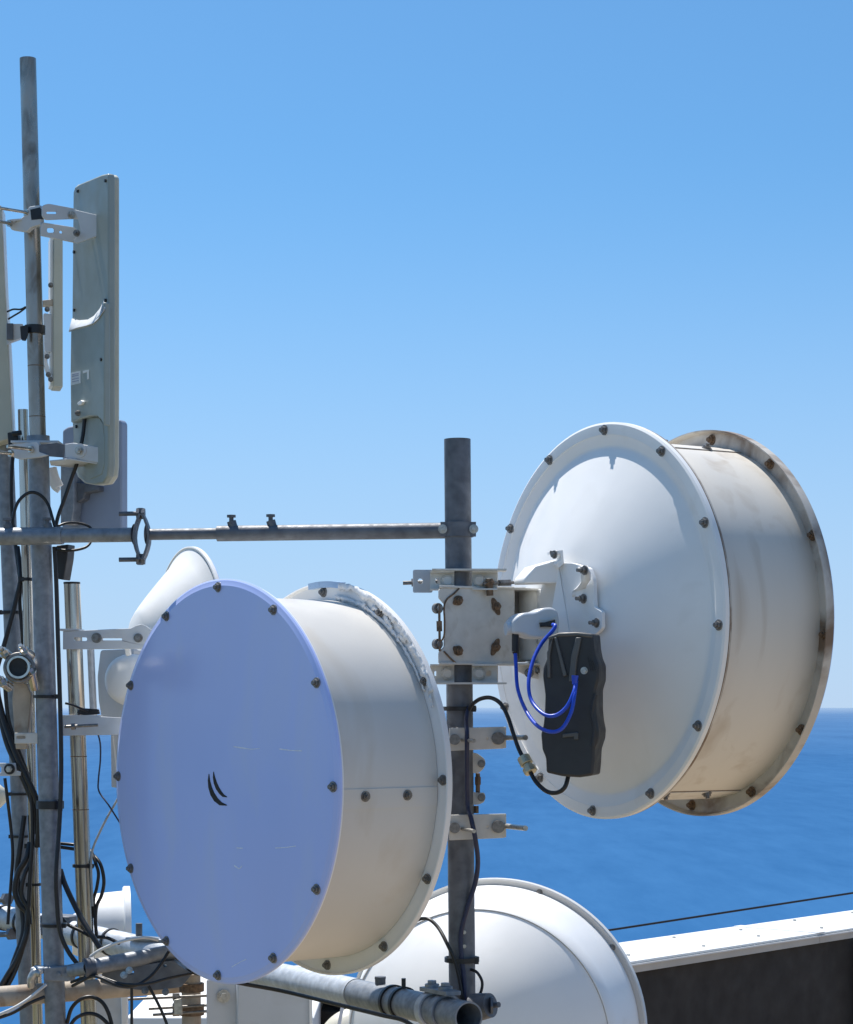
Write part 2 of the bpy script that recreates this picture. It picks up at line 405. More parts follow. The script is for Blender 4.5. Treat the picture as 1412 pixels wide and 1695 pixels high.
P1, p1a, p1b, r1 = pole('mast_pole', 'tall thin stainless pole, the highest in the cluster at left', 46, 97, 62, 700, 4.15, 27, 'oldpipe', .002, stop=745)
P2, p2a, p2b, r2 = pole('mast_pole', 'thick grey galvanised pipe that carries the tall stainless pole', 63, 722, 92, 1695, 4.15, 34, 'galv', .003)
P3, p3a, p3b, r3 = pole('mast_pole', 'thinnest shiny pole rising just behind the thick grey pipe', 38, 678, 60, 1600, 4.24, 17, 'stainless', .002)
P4, p4a, p4b, r4 = pole('mast_pole', 'grey galvanised pipe at the left edge wrapped in black cables', 8, 735, 46, 1665, 4.30, 28, 'galv', .003)
P5, p5a, p5b, r5 = pole('mast_pole', 'shiny stainless pole with black end cap holding the white dish bracket', 119, 966, 146, 1660, 4.22, 27, 'stainless', .002)
mb = MB(); mb.cyl(p5a - UP*.001, p5a + UP*.003, r5*1.03, 24); part('end_cap', mb, M['black'], P5)
mb = MB(); mb.cyl(P(63.0, 722, 4.15), P(63.3, 732, 4.15), r2*1.12, 32); part('collar', mb, M['galv'], P2)
def p2x(py): return 63 + 29*(py-722)/973
def p4x(py): return 8 + 38*(py-735)/930
def p3x(py): return 38 + 22*(py-678)/922
def p5x(py): return 119 + 27*(py-966)/694
def p1x(py): return 46 + 16*(py-97)/603
# weld rings on the stainless poles
for (root, fx, Y, w, ys) in ((P5, p5x, 4.22, 27, (1252, 1340)), (P1, p1x, 4.15, 27, (606, 690))):
    for y in ys:
        c = P(fx(y), y, Y); r = px2m(w, Y)/2
        mb = MB(); mb.lathe(c, UP, [(r*.99, -.0012), (r*1.03, 0), (r*.99, .0012)], 32); part('weld_ring', mb, M['rust'], root)

# ------------------------------------------------------------------ the two drum dishes
RD = .36
def ring_prof(r0, r1, z0, z1): return [(r0, z0), (r1, z0), (r1, z1), (r0, z1)]
def bolt_mesh(name, m, r=.0075, stud=.004):
    mb = MB(); mb.bolt(V((0,0,0)), V((0,0,1)), r*1.08, r*.7, stud*.7); me = mb.mesh(name); me.materials.append(M[m]); return me
def rim_point(o, n, th, r, z):
    u, v, n = basis(n)
    return o + n*z + (v*math.cos(R(th)) - u*math.sin(R(th)))*r
# --- front drum (radome towards the camera's left)
phi = R(51.3); AX1 = V((math.sin(phi), math.cos(phi), 0))        # from radome to reflector
O1 = P(364, 1293, 3.87); L1d = .236
D1 = thing('drum_dish', 'white drum dish with blue shaded round cover and two black curved strokes', 'antenna dish', O1, AX1)
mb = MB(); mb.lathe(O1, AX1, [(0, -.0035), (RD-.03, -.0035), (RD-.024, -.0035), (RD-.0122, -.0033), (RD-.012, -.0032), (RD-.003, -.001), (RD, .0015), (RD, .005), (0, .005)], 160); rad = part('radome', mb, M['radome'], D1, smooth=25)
mb = MB(); mb.lathe(O1, AX1, ring_prof(.322, RD-.0015, .0055, .009), 160, closed=True); part('front_flange', mb, M['white'], D1)
mb = MB(); mb.lathe(O1, AX1, [(.329, .009), (.3285, .1), (.3285, L1d-.004), (.3255, L1d-.004), (.3255, .009)], 160, closed=True); sh1 = part('shroud', mb, M['white_shroud'], D1)
mb = MB(); mb.lathe(O1, AX1, [(.322, L1d-.003), (RD-.004, L1d-.003), (RD-.001, L1d-.009), (RD+.0015, L1d-.008), (RD+.001, L1d+.003), (.322, L1d+.003)], 160, closed=True); rf1 = part('rear_flange', mb, M['white'], D1)
def para(r0, depth, z0, s, n=14, flat=.07):
    o = []
    for i in range(n+1):
        r = r0 + (flat - r0)*i/n
        o.append((r, z0 + s*depth*(1-(r/r0)**2)))
    return o + [(0, z0 + s*depth*1.0)]
mb = MB(); mb.lathe(O1, AX1, [(.355, L1d+.0065), (.318, L1d+.0065)] + para(.315, .11, L1d+.008, 1), 128); part('reflector', mb, M['white'], D1)
bz = bolt_mesh('bolt', 'bolt', .0062, .005)
for k in range(12):
    th = 0 + 30*k
    part_at('bolt', bz, D1, fmat(rim_point(O1, AX1, th, .345, -.0032), -AX1))
    part_at('bolt', bz, D1, fmat(rim_point(O1, AX1, th-1, .344, L1d-.004), -AX1))
# seam with two rivets
def wrap_patch(mb, o, n, r, t, th0, th1, z0, z1, seg=10):
    mb.lathe(o, n, ring_prof(r, r+t, z0, z1), seg, a0=th0, a1=th1, closed=True)
mb = MB(); wrap_patch(mb, O1, AX1, .3280, .0022, 91, 97, .01, L1d-.005, 8); part('seam_strip', mb, M['white_shroud'], D1)
for z in (.075, .165):
    p = rim_point(O1, AX1, 93.2, .3302, z); part_at('rivet', bz, D1, fmat(p, (p - (O1 + AX1*z))))
# peeling tape on the rear flange
mb = MB(); rnd = random.Random(3)
u, v, n = basis(AX1)
def flake_band(mb, th0, th1, r0, r1, z, jag, step=.8):
    th = th0; A_, B_ = [], []
    j0 = j1 = 0
    while th < th1:
        j0 = j0*.5 + rnd.uniform(-jag, jag); j1 = j1*.5 + rnd.uniform(-jag*.4, jag*.4)
        A_.append(rim_point(O1, AX1, th, r0 + j0, z + rnd.uniform(-.0015, .0015))); B_.append(rim_point(O1, AX1, th, r1 + j1, z + rnd.uniform(-.003, .001)))
        th += rnd.uniform(.5, 1.5)*step
    mb.loft([A_, B_], False)
flake_band(mb, 8, 64, .352, .3635, L1d-.0105, .004)
for _ in range(10):
    th = rnd.uniform(20, 78); c = rnd.uniform(.339, .360); flake_band(mb, th, th + rnd.uniform(2, 5), c-.0035, c+.0035, L1d-.0065, .004, .6)
fl = part('peeling_tape', mb, M['flake'], D1); so_ = fl.modifiers.new('thickness', 'SOLIDIFY'); so_.thickness = .0009
mb = MB(); flake_band(mb, 6, 62, .3315, .3385, L1d-.006, .0022); fl = part('peeling_tape', mb, M['flake'], D1); so_ = fl.modifiers.new('thickness', 'SOLIDIFY'); so_.thickness = .0009
mb = MB(); wrap_patch(mb, O1, AX1, .352, .0115, -7, 8, L1d-.012, L1d+.005, 12); part('tape_patch', mb, M['tape'], D1, label='pale blue tape patch on the top of the rear rim')
# the emblem: two crescent strokes
NR = -AX1
def mark(root, name, left, right, m, lift=.0009):
    o = O1 - AX1*.0034
    mb = MB(); pl = [onplane(x, y, o, NR) for x, y in left + right[::-1]]
    n_ = len(left)
    a = [onplane(x, y, o, NR) + NR*lift for x, y in left]; b = [onplane(x, y, o, NR) + NR*lift for x, y in right]
    a2 = [q - NR*(lift+.0004) for q in a]; b2 = [q - NR*(lift+.0004) for q in b]
    mb.loft([a2, a, b, b2], False); part(name, mb, M[m], root)
mark(rad, 'emblem_stroke', [(346,1281),(344.5,1292),(345.5,1304),(349,1316),(355,1326),(364,1333),(376,1333.5)], [(346.5,1281),(348,1292),(351,1303),(355,1312.5),(360.5,1321),(367.5,1328),(376.3,1332.5)], 'logo')
mark(rad, 'emblem_stroke', [(353.6,1277.5),(353,1287),(354.5,1297),(358,1306),(363,1313.5),(369,1319),(376,1319.8)], [(354.1,1277.5),(356.3,1286.5),(359.3,1295.5),(363,1303.5),(367,1310),(371.5,1315.5),(376.4,1318.8)], 'logo')
# scuffs on the cover
for pts in ([(387,1236),(400,1238),(415,1240),(430,1239)], [(463,1240),(480,1241.5),(500,1243)], [(456,1404),(474,1402.5),(490,1400.5)], [(388,1433),(396,1438),(401,1434)], [(392,1403),(402,1404)], [(384,1600),(398,1592),(408,1588)]):
    top_ = [(x, y - .8 + .7*math.sin(x)) for x, y in pts]; bot = [(x, y + .8 + .5*math.cos(x*1.7)) for x, y in pts]
    mark(rad, 'scuff', top_, bot, 'scratch', .0004)

# --- right drum (reflector towards the camera)
phi2 = R(58.8); AX2 = V((math.sin(phi2), math.cos(phi2), 0)); H2 = V((AX2.y, -AX2.x, 0))
O2 = P(992, 1028, 3.957); L2 = .240
D2 = thing('drum_dish', 'large white drum dish seen from behind with stained shroud, right of the mast', 'antenna dish', O2, AX2)
mb = MB(); mb.lathe(O2, AX2, [(.3375, -.001), (.345, -.0012), (RD-.004, -.001), (RD, .0015), (RD, .010), (RD-.003, .010), (RD-.003, .003), (.3375, .003)], 160, closed=True); part('rear_flange', mb, M['white'], D2, smooth=18)
prof = [(.3376, .0005), (.334, .0014), (.320, .0062), (.3165, .0070), (.313, .0064), (.309, .0045), (.28, -.0085), (.24, -.0275), (.20, -.0455), (.16, -.062), (.13, -.0735), (.10, -.0805), (.06, -.0832), (0, -.084)]
mb = MB(); mb.lathe(O2, AX2, prof, 160); part('reflector', mb, M['white'], D2, smooth=60)
mb = MB(); mb.lathe(O2, AX2, ring_prof(.322, RD-.001, .0125, .016), 160, closed=True); part('shroud_flange', mb, M['rim'], D2)
mb = MB(); mb.lathe(O2, AX2, ring_prof(.35, RD-.0006, .0102, .0123), 160, closed=True); part('seam_line', mb, M['rust'], D2)
mb = MB(); mb.lathe(O2, AX2, [(.3285, .012), (.3285, L2), (.3255, L2), (.3255, .012)], 160, closed=True); part('shroud', mb, M['old_shroud'], D2)
mb = MB(); mb.lathe(O2, AX2, [(.322, L2-.003), (RD-.006, L2-.003), (RD-.002, L2-.016), (RD+.0005, L2-.016), (RD+.0005, L2+.001), (.322, L2+.001)], 160, closed=True); part('front_rim', mb, M['rim'], D2)
mb = MB(); mb.lathe(O2, AX2, [(0, L2+.006), (RD-.004, L2+.006), (RD-.001, L2+.002), (0, L2+.002)], 128); part('radome', mb, M['radome'], D2)
bd2 = bolt_mesh('bolt', 'bolt', .0064, .006); br2 = bolt_mesh('bolt', 'rust', .0068, .007)
for k in range(12):
    th = 3 + 30*k
    part_at('bolt', bd2, D2, fmat(rim_point(O2, AX2, th, .346, -.0012), -AX2))
    part_at('bolt', br2, D2, fmat(rim_point(O2, AX2, th+2, .343, L2-.003), -AX2))
for th, sg in ((20, 1), (160, -1)):
    def wp(mb, t, a, b, z0=.017, z1=None):
        a, b = sorted((th + sg*a, th + sg*b)); wrap_patch(mb, O2, AX2, .3278, t, a, b, z0, z1 or L2-.004, 6)
    mb = MB(); wp(mb, .0026, -3.2, 0); part('seam_strip', mb, M['old_shroud'], D2)
    mb = MB(); wp(mb, .0014, .02, .42); part('seam_gap', mb, M['rust'], D2)
    for z in (.07, .165):
        p = rim_point(O2, AX2, th - sg*1.6, .330, z); part_at('bolt', bd2, D2, fmat(p, p - (O2 + AX2*z)))

# ------------------------------------------------------------------ horizontal brace from the left masts to the centre mast
hb = thing('brace_pipe', 'long dark horizontal brace pipe running from left poles to centre mast', 'pipe', P(470, 885, 4.02))
def HB(x, Y=None):      # axis of the brace
    t = x/757.0; return P(x, 888 - 10*t, 4.09 + (3.955-4.09)*t)
mb = MB(); mb.pipe(HB(-60), HB(104), .0165, .003, 32); part('sleeve', mb, M['galv'], hb)
mb = MB(); mb.cyl(HB(90), HB(219), .0135, 32); part('inner_pipe', mb, M['galv'], hb)
mb = MB(); mb.cyl(HB(246), HB(365), .0105, 32); part('inner_pipe', mb, M['galv_dark'], hb)
mb = MB(); mb.pipe(HB(738), HB(360), .0145, .003, 32); part('sleeve', mb, M['galv_dark'], hb)
for x in (12, 78, 383, 448):
    c = HB(x + 3) + V((0, -.0, .0)); dx = px2m(1, 4.05)
    mb = MB(); rr = .0135
    mb.cyl(c + UP*rr*.8, c + UP*(rr + .009) - V((dx*3,0,0)), .0085, 16); mb.cyl(c + UP*(rr+.008) - V((dx*3,0,0)), c + UP*(rr+.016) - V((dx*3,0,0)), .0042, 12)
    mb.cyl(c + UP*(rr+.016) - V((dx*3,0,0)), c + UP*(rr+.0205) - V((dx*3,0,0)), .009, 6)
    part('set_screw', mb, M['galv_dark'], hb)
# the opened pipe clamp in the brace
Yc = 4.05
for side in (-1, 1):
    ys = [850, 858, 868, 878, 888, 898, 908, 918, 926]
    prof_ = [(233 + side*(1.5 + 10.5*math.sin(math.pi*(y-850)/76.0)**.9), y) for y in ys]
    mb = MB(); rA = [P(x - 2.0, y, Yc-.018) for x, y in prof_]; rB = [P(x + 2.0, y, Yc-.018) for x, y in prof_]
    rC = [p + V((0,.036,0)) for p in rB]; rD = [p + V((0,.036,0)) for p in rA]
    mb.loft([rA, rB, rC, rD, rA], False); part('clamp_jaw', mb, M['galv_dark'], hb)
    mb = MB(); mb.cyl(HB(219 if side < 0 else 246) , HB(222 if side < 0 else 243), .0135 if side < 0 else .0105, 24, .020); part('clamp_foot', mb, M['galv_dark'], hb)
for y in (850, 926):
    mb = MB(); c = P(233, y, Yc); mb.cyl(P(197, y+.5, Yc), P(240, y, Yc), .0042, 12)
    mb.cyl(P(226, y, Yc), P(231, y, Yc), .0105, 6); mb.cyl(P(234.5, y, Yc), P(240, y, Yc), .0105, 6)
    mb.cyl(P(232.5, y - 9, Yc), P(232.5, y + 9, Yc), .006, 10)
    part('clamp_bolt', mb, M['galv_dark'], hb)
# collar on the centre mast
mb = MB(); c = P(cx_at(877), 877, YC)
mb.lathe(c, UP, ring_prof(cr+.0003, cr+.004, -.013, .013), 40, closed=True)
for s_ in (-1, 1): mb.box(c + V((s_*(cr+.002), -.012, 0)), V((.006,0,0)), V((0,.006,0)), V((0,0,.013)))
part('pole_collar', mb, M['galv_dark'], hb)
for s_ in (-1, 1):
    mb = MB(); mb.bolt(c + V((s_*(cr+.004), -.018, 0)), V((0,-1,0)), .006, stud=.006); part('bolt', mb, M['zinc'], hb)

# ------------------------------------------------------------------ bracket that carries the right dish
NB = H2        # side plate faces along H2 (towards the camera)
PO = P(790, 1035, YC) + NB*.030; PO = onplane(790, 1035, PO, NB)
br = thing('dish_bracket', 'cream steel pole bracket with rusty bolts between the mast and right dish', 'bracket', P(790, 1100, 3.93))
mb = MB(); mb.plate([(736,973),(852,971),(852,1098),(727,1098),(727,1080),(736,1070),(736,1000),(727,990),(727,976)], PO, NB, .004, rnd=2); part('side_plate', mb, M['bracket'], br, .0008)
PO2 = PO - NB*.066
mb = MB(); mb.plate([(736,974),(870,972),(870,1096),(736,1096)], PO2, NB, .004); part('side_plate', mb, M['bracket'], br)
for (ya, yb, xe) in ((972, 975.5, 932), (1097, 1100.5, 908)):
    a = onplane(727, ya, PO + NB*.003, NB); b = onplane(xe, ya, PO + NB*.003, NB); c = onplane(xe, ya, PO2, NB); d_ = onplane(727, ya, PO2, NB)
    zz = (a.z + b.z)/2
    for q in (a, b, c, d_): q.z = zz
    mb = MB(); mb.prism([a, b, c, d_], UP, -.004); part('flange_plate', mb, M['bracket'], br, .0006)
def onp(x, y, lift=0): return onplane(x, y, PO + NB*lift, NB)
for (x, y, m, ang) in ((757,994,'rust',-35), (820,1004,'rust',65), (757,1077,'rust',35), (819,1071,'rust',-65)):
    c = onp(x, y, .0); a = R(ang)
    u_ = V((AX2.x, AX2.y, 0)); dr = u_*math.cos(a) - UP*math.sin(a); sd_ = u_*math.sin(a) + UP*math.cos(a)
    mb = MB(); ln_ = .017 if abs(ang) > 50 else .011
    ol = [c + dr*(ln_*math.cos(t)) + sd_*(.0062*math.sin(t)) for t in [i*math.pi/10 for i in range(20)]]
    mb.prism(ol, NB, .003); mb.bolt(c + NB*.003, NB, .0065, .006, .004); part('bolt', mb, M[m], br)
# eye bolts and link at the left edge
for y in (1007, 1066):
    c = onp(724, y, -.005); mb = MB(); mb.cyl(c + NB*.004, c - NB*.004, .0095, 20); mb.cyl(c + NB*.004, c + NB*.009, .0055, 6); part('bolt', mb, M['bolt'], br)
mb = MB(); mb.cyl(onp(727, 1000, .002), onp(728, 1078, .002), .0024, 10); mb.cyl(onp(727, 1028, .002), onp(727.5, 1045, .002), .0058, 6); part('tie_rod', mb, M['rust'], br)
for pth in ([(760,974),(752,982),(740,992),(735,1005),(736,1030),(735,1052),(730,1062)], [(735,1078),(744,1088),(755,1098)]):
    mb = MB(); mb.tube([onp(x, y, .0015) for x, y in pth], .0016, 6); part('edge_bead', mb, M['rust'], br)
# upper turnbuckle
mb = MB(); q = .012
mb.cyl(onp(800, 966, q), onp(885, 963, q), .0028, 10); mb.cyl(onp(826, 965, q), onp(844, 964.5, q), .0062, 6)
mb.cyl(onp(863, 963, q), onp(872, 963, q), .006, 6); part('turnbuckle', mb, M['bolt'], br)
mb = MB(); mb.cyl(onp(810, 958, q), onp(811, 986, q), .0065, 10); mb.cyl(onp(808.5, 962, q), onp(811.5, 968, q), .009, 6); part('bolt', mb, M['rust'], br)
mb = MB(); mb.cyl(onp(895, 955, q-.02), onp(895, 972, q-.02), .0035, 10); mb.cyl(onp(895, 962, q-.02), onp(895, 966, q-.02), .0075, 6); part('bolt', mb, M['bolt'], br)
# pole clamps above and below the plate
def pole_clamp(y0, y1, left_tab):
    Yf = YC - cr - .012
    t = thing('pole_clamp', 'cream channel clamp gripping the mast ' + ('above' if left_tab else 'below') + ' the rusty bolted plate', 'clamp', P(757, y1, YC), None, 'pole clamps of the right dish bracket')
    nF = V((0, -1, 0)); ym = (y0+y1)/2
    for (xa, xb, hx, bx) in ((712, 752, 725, 741), (781, 823, 809, 793)):
        mb = MB(); o = P(750, ym, Yf + .010)
        mb.plate([(xa, y0), (xb, y0), (xb, y1), (xa, y1)], o, nF, .003, holes=[(hx-4, ym-5.5, hx+4, ym+4.5)] if xa > 760 or left_tab else [(hx-6, ym-4, hx-1, ym+4)])
        part('channel_web', mb, M['bracket'], t)
        for yy in (y0, y1):
            mb = MB(); a = P((xa+xb)/2, yy, Yf + .010); hw = px2m(xb-xa, Yf)/2
            mb.box(a + V((0, -.006, 0)), V((hw,0,0)), V((0,.012,0)), V((0,0,.0014))); part('channel_lip', mb, M['bracket'], t)
        mb = MB(); c = P(bx, ym, Yf + .009); mb.cyl(c, c + nF*.005, px2m(10, Yf), 24); mb.cyl(c + nF*.005, c + nF*.009, px2m(7.5, Yf), 24); part('bolt', mb, M['bracket'], t, .001)
    for yy, xr in ((y0 - 1.5, 837), (y1 + 2.5, 837)):
        if (left_tab and yy > ym) : continue
        if (not left_tab and yy < ym): continue
        mb = MB(); a = P(715, yy, YC); b = P(xr, yy, YC); mb.box((a+b)/2 + V((0,-cr-.006,0)), V(((b-a).x/2,0,0)), V((0,.02,0)), V((0,0,.0016))); part('clamp_plate', mb, M['bracket'], t)
    mb = MB(); c0 = P(722, ym, YC + cr + .01); c1 = P(824, ym, YC + cr + .01); mb.bar(c0, c1, .012, px2m(y1-y0, YC)); part('rear_bar', mb, M['bracket'], t)
    if left_tab:
        mb = MB(); o = P(700, 961, YC + .004); mb.plate([(684,943),(716,943),(716,981),(684,981)], o, V((.25,-1,0)), .003, holes=[(696,962,4.5)], rnd=3); part('slotted_tab', mb, M['panelgrey'], t)
        mb = MB(); mb.cyl(P(667, 965, YC+.012), P(724, 963, YC+.012), .0038, 10); mb.cyl(P(681, 964.5, YC+.012), P(685, 964.3, YC+.012), .008, 6); part('threaded_rod', mb, M['bolt'], t)
pole_clamp(947, 976, True); pole_clamp(1101, 1129, False)

# ------------------------------------------------------------------ hub, feed and radio behind the right dish
VX = O2 - AX2*.084       # vertex of the reflector
hub = thing('dish_hub', 'white folded steel hub bolted to the centre of the right dish back', 'bracket', VX, AX2)
HN = -AX2
def onh(x, y, lift=0): return onplane(x, y, VX + HN*lift, HN)
mb = MB(); mb.plate([(905,930),(948,932),(975,940),(982,960),(984,1005),(996,1012),(996,1040),(986,1050),(900,1050),(890,1000)], VX + HN*.006, HN, .008, rnd=3); part('hub_plate', mb, M['white'], hub, .001)
# ramped upper fin and lug
def slab(mb, pts, n, t): mb.prism(pts, n, t)
PH = PO - NB*.012
mb = MB(); o = P(905, 960, 3.895)
mb.plate([(868,958),(886,937),(925,926),(930,965),(868,966)], o, V((.35,-.93,0)), .05); part('fin_block', mb, M['white'], hub, .003)
mb = MB(); mb.plate([(913,912),(932,910),(934,932),(925,941),(920,933),(928,926),(927,917),(913,918)], P(920, 925, 3.885), V((.3,-.95,0)), .022); part('clip', mb, M['white'], hub, .001)
mb = MB(); c = P(918, 918, 3.88); mb.cyl(P(910, 914, 3.885), P(922, 915, 3.885), .003, 10); mb.bolt(c, V((-.8,-.5,0)), .0055); part('bolt', mb, M['bolt'], hub)
# bent lug at the right with its bolt
mb = MB(); lp = [(967,938,.030),(972,950,.026),(972,962,.024),(964,972,.014),(958,978,.006),(957,988,.006)]
ra = [onh(x-9, y, l) for x, y, l in lp]; rb = [onh(x+6, y-2, l-.006) for x, y, l in lp]
mb.loft([ra, rb], False); lug = part('bent_lug', mb, M['white'], hub); s_ = lug.modifiers.new('thickness', 'SOLIDIFY'); s_.thickness = .003
for (x, y, l) in ((968,944,.030), (988,1031,.006), (966,991,.007)):
    mb = MB(); mb.bolt(onh(x, y, l), HN, .0062, .006, .009); part('bolt', mb, M['bolt'], hub)
# stiffener wedge running down the plate
mb = MB(); a, b, c = onh(928, 938, .006), onh(944, 1050, .006), onh(922, 1050, .006)
t1, t2, t3 = a + HN*.004, b + HN*.002, c + HN*.020
mb.prism([a, b, c], HN, .002); mb.b.faces.new([mb.b.verts.new(p) for p in (t1, t2, t3)]); part('gusset', mb, M['white'], hub)
# feed housing: half round cover
cc = onplane(890, 1030, PO - NB*.03, NB)
mb = MB(); top_c = onplane(886, 977, PO - NB*.03, NB); bot_c = onplane(886, 1094, PO - NB*.03, NB); mb.cyl(bot_c, top_c, .030, 32); mb.box((top_c+bot_c)/2 + AX2*.03, AX2*.03, NB*.026, (top_c-bot_c)*.5)
part('feed_housing', mb, M['bracket'], hub, .003)
mb = MB(); mb.plate([(893,976),(912,974),(916,996),(911,1000),(911,1012),(899,1012),(897,998)], onplane(903, 990, PO + NB*.0085, NB), NB, .012); part('latch', mb, M['white'], hub, .001)
mb = MB(); mb.bolt(onplane(924, 1009, PO - NB*.004, NB), NB, .005); part('bolt', mb, M['bolt'], hub)
mb = MB(); mb.bolt(onplane(894, 1062, PO + NB*.0, NB), NB, .005); part('bolt', mb, M['zinc'], hub)
for (x, y) in ((893, 1109), (876, 1114)):
    mb = MB(); mb.bolt(onplane(x, y, PO - NB*.01, NB), V((-.4, -.9, 0)), .0062, .007, .008); part('bolt', mb, M['bolt'], hub)
mb = MB(); mb.plate([(858,1100),(905,1100),(905,1128),(880,1122),(858,1112)], onplane(880, 1110, PO - NB*.016, NB), NB, .003); part('lower_lug', mb, M['white'], hub, .001)

tr = thing('outdoor_transceiver', 'light grey connector body with a black plug, in front of the dish hub', 'radio', P(880, 1060, 3.83))
NT = V((.28, -1, 0)).normalized(); TO = P(885, 1035, 3.80)
def ot(x, y, l=0): return onplane(x, y, TO + NT*l, NT)
mb = MB(); mb.plate([(849,1028),(858,1019),(868,1014),(884,1013),(890,1011),(900,1006),(914,1005),(924,1011),(927,1030),(925,1050),(912,1056),(892,1057),(878,1056),(866,1050),(849,1049)], TO, NT, .05, rnd=5); part('body', mb, M['panelgrey'], tr, .005)
mb = MB(); mb.cyl(ot(837, 1041, -.018), ot(852, 1041, -.018), .0115, 24); mb.cyl(ot(849, 1041, -.018), ot(860, 1040, -.018), .0145, 24); part('gland', mb, M['panelgrey'], tr)
mb = MB(); mb.plate([(893,1025),(905,1026),(922,1020),(922,1040),(893,1041)], TO + NT*.0015, NT, .004); part('socket', mb, M['bracket'], tr)
mb = MB(); mb.plate([(895,1030),(903,1030),(919,1025),(920,1036),(915,1038),(903,1037),(896,1038)], TO + NT*.009, NT, .012, rnd=1); part('plug', mb, M['black'], tr, .001)
mb = MB(); mb.cyl(ot(853, 1049, -.012), ot(853, 1078, -.012), .0062, 12); mb.cyl(ot(853, 1078, -.012), ot(854, 1086, -.012), .0062, 12, .003); part('plug', mb, M['black'], tr)

rn = V((-.30, -.95, 0)).normalized(); RO = P(945, 1165, 3.700)
ra_ = thing('radio_unit', 'dark grey weatherproof radio box hanging behind the right dish', 'radio', P(945, 1287, 3.72))
outl = [(908,1053),(925,1047),(955,1046),(981,1049),(983,1075),(986,1090),(991,1101),(991,1125),(986,1142),(986,1175),(988,1194),(991,1208),(990,1222),(984,1240),(983,1262),(981,1283),(960,1287),(930,1285),(904,1279),(903,1255),(897,1240),(895,1215),(899,1200),(901,1180),(902,1150),(898,1120),(899,1105),(905,1090)]
mb = MB(); mb.plate(outl, RO, rn, .060, rnd=4); part('case', mb, M['radio'], ra_, .008)
mb = MB(); mb.plate([(907,1054),(925,1047.5),(955,1046.5),(980,1049.5),(980,1056),(955,1053),(925,1054),(908,1060)], RO + rn*.002, rn, .055); part('top_trim', mb, M['radiotrim'], ra_, .002)
for ln_ in ([(953,1055),(962,1055),(955,1090),(951,1128),(941,1128),(945,1085)], [(917,1055),(921,1055),(938,1118),(932,1120)], [(915,1055),(910,1085),(911,1122),(906,1122),(905,1080)]):
    mb = MB(); mb.plate(ln_, RO + rn*.006, rn, .010); part('rib', mb, M['radiotrim'], ra_, .0015)
for i in range(3):
    mb = MB(); mb.plate([(972+4*i,1088+3*i),(974+4*i,1088+3*i),(979+4*i,1110),(977+4*i,1110)], RO + rn*.001, rn, .003); part('vent_slot', mb, M['black'], ra_)
mb = MB(); mb.plate([(931,1215),(953,1212),(957,1213),(957,1224),(950,1224),(950,1219),(931,1221)], RO + rn*.003, rn, .006); part('latch', mb, M['radiotrim'], ra_, .001)
c = onplane(967, 1110, RO, rn); mb = MB(); mb.bolt(c, rn, .0045); part('screw', mb, M['zinc'], ra_)
for e in ([(986,1150),(980,1180),(984,1205),(981,1235)],):
    mb = MB(); mb.tube([onplane(x, y, RO + rn*.0, rn) for x, y in e], .0035, 8); part('side_rib', mb, M['radio'], ra_)

# ------------------------------------------------------------------ cables
def cable(name, label, pts, wpx, m, group=None, cat='cable'):
    Ym = sum(p[2] for p in pts)/len(pts)
    mb = MB(); mb.tube([P(*p) for p in pts], px2m(wpx, Ym)/2, 10)
    return solo(name, mb, M[m], label, cat, group)
cable('patch_cable', 'shorter blue patch cord looping from the connector socket to the radio box', [(915,1034,3.765),(919,1036,3.755),(914,1045,3.752),(896,1066,3.75),(882,1095,3.735),(875,1130,3.715),(880,1160,3.70),(900,1182,3.665),(920,1184,3.655),(938,1170,3.655),(950,1145,3.66),(953,1125,3.68)], 6.5, 'bluecable')
cable('patch_cable', 'longer blue patch cord hanging from the black plug to the radio box', [(853,1082,3.80),(854,1100,3.795),(857,1140,3.78),(870,1175,3.745),(888,1200,3.69),(910,1211,3.655),(930,1206,3.648),(945,1180,3.65),(951,1150,3.657),(954,1127,3.68)], 6.5, 'bluecable')
for (p, q, lb) in (((952,1118,3.672),(951,1133,3.672),'small blue plug boot where the patch cords enter the radio box'),):
    mb = MB(); mb.cyl(P(*p), P(*q), px2m(6, 3.67), 14, px2m(4, 3.67)); solo('plug_boot', mb, M['bluecable'], lb, 'plug')
cable('feed_cable', 'black cable arching from the mast down to the metal gland by the dish', [(776,1175,3.92),(782,1166,3.91),(795,1157,3.90),(812,1155,3.88),(828,1164,3.86),(840,1185,3.84),(850,1215,3.82),(858,1238,3.80),(866,1254,3.79)], 7, 'black')
cable('feed_cable', 'black cable bending up from the metal gland into the radio box', [(878,1278,3.775),(888,1295,3.765),(905,1310,3.75),(922,1312,3.735),(935,1303,3.725),(941,1283,3.73)], 7.5, 'black')
gl = thing('cable_gland', 'nickel cable gland joining two black cables by the dish rim', 'connector', P(872, 1268, 3.785))
a, b = P(866, 1253, 3.79), P(880, 1280, 3.775)
mb = MB(); mb.cyl(a, a.lerp(b, .45), px2m(11, 3.78), 20); part('nut', mb, M['brass'], gl, .001)
mb = MB(); mb.cyl(a.lerp(b, .45), a.lerp(b, .62), px2m(8, 3.78), 20); mb.cyl(a.lerp(b, .62), a.lerp(b, .95), px2m(11.5, 3.78), 8); part('coupler', mb, M['brass'], gl, .001)
Yt = YC - cr - .003
cable('mast_cable', 'navy cable tied down the front of the centre mast', [(775,1170,Yt),(772,1190,Yt-.01),(773,1215,Yt-.035),(773,1250,Yt-.03),(774,1330,Yt-.01),(780,1355,Yt-.03),(787,1390,Yt-.03),(791,1425,Yt-.01),(787,1460,Yt),(773,1505,Yt),(763,1545,Yt),(764,1585,Yt),(768,1620,Yt),(770,1665,Yt)], 8, 'navy')
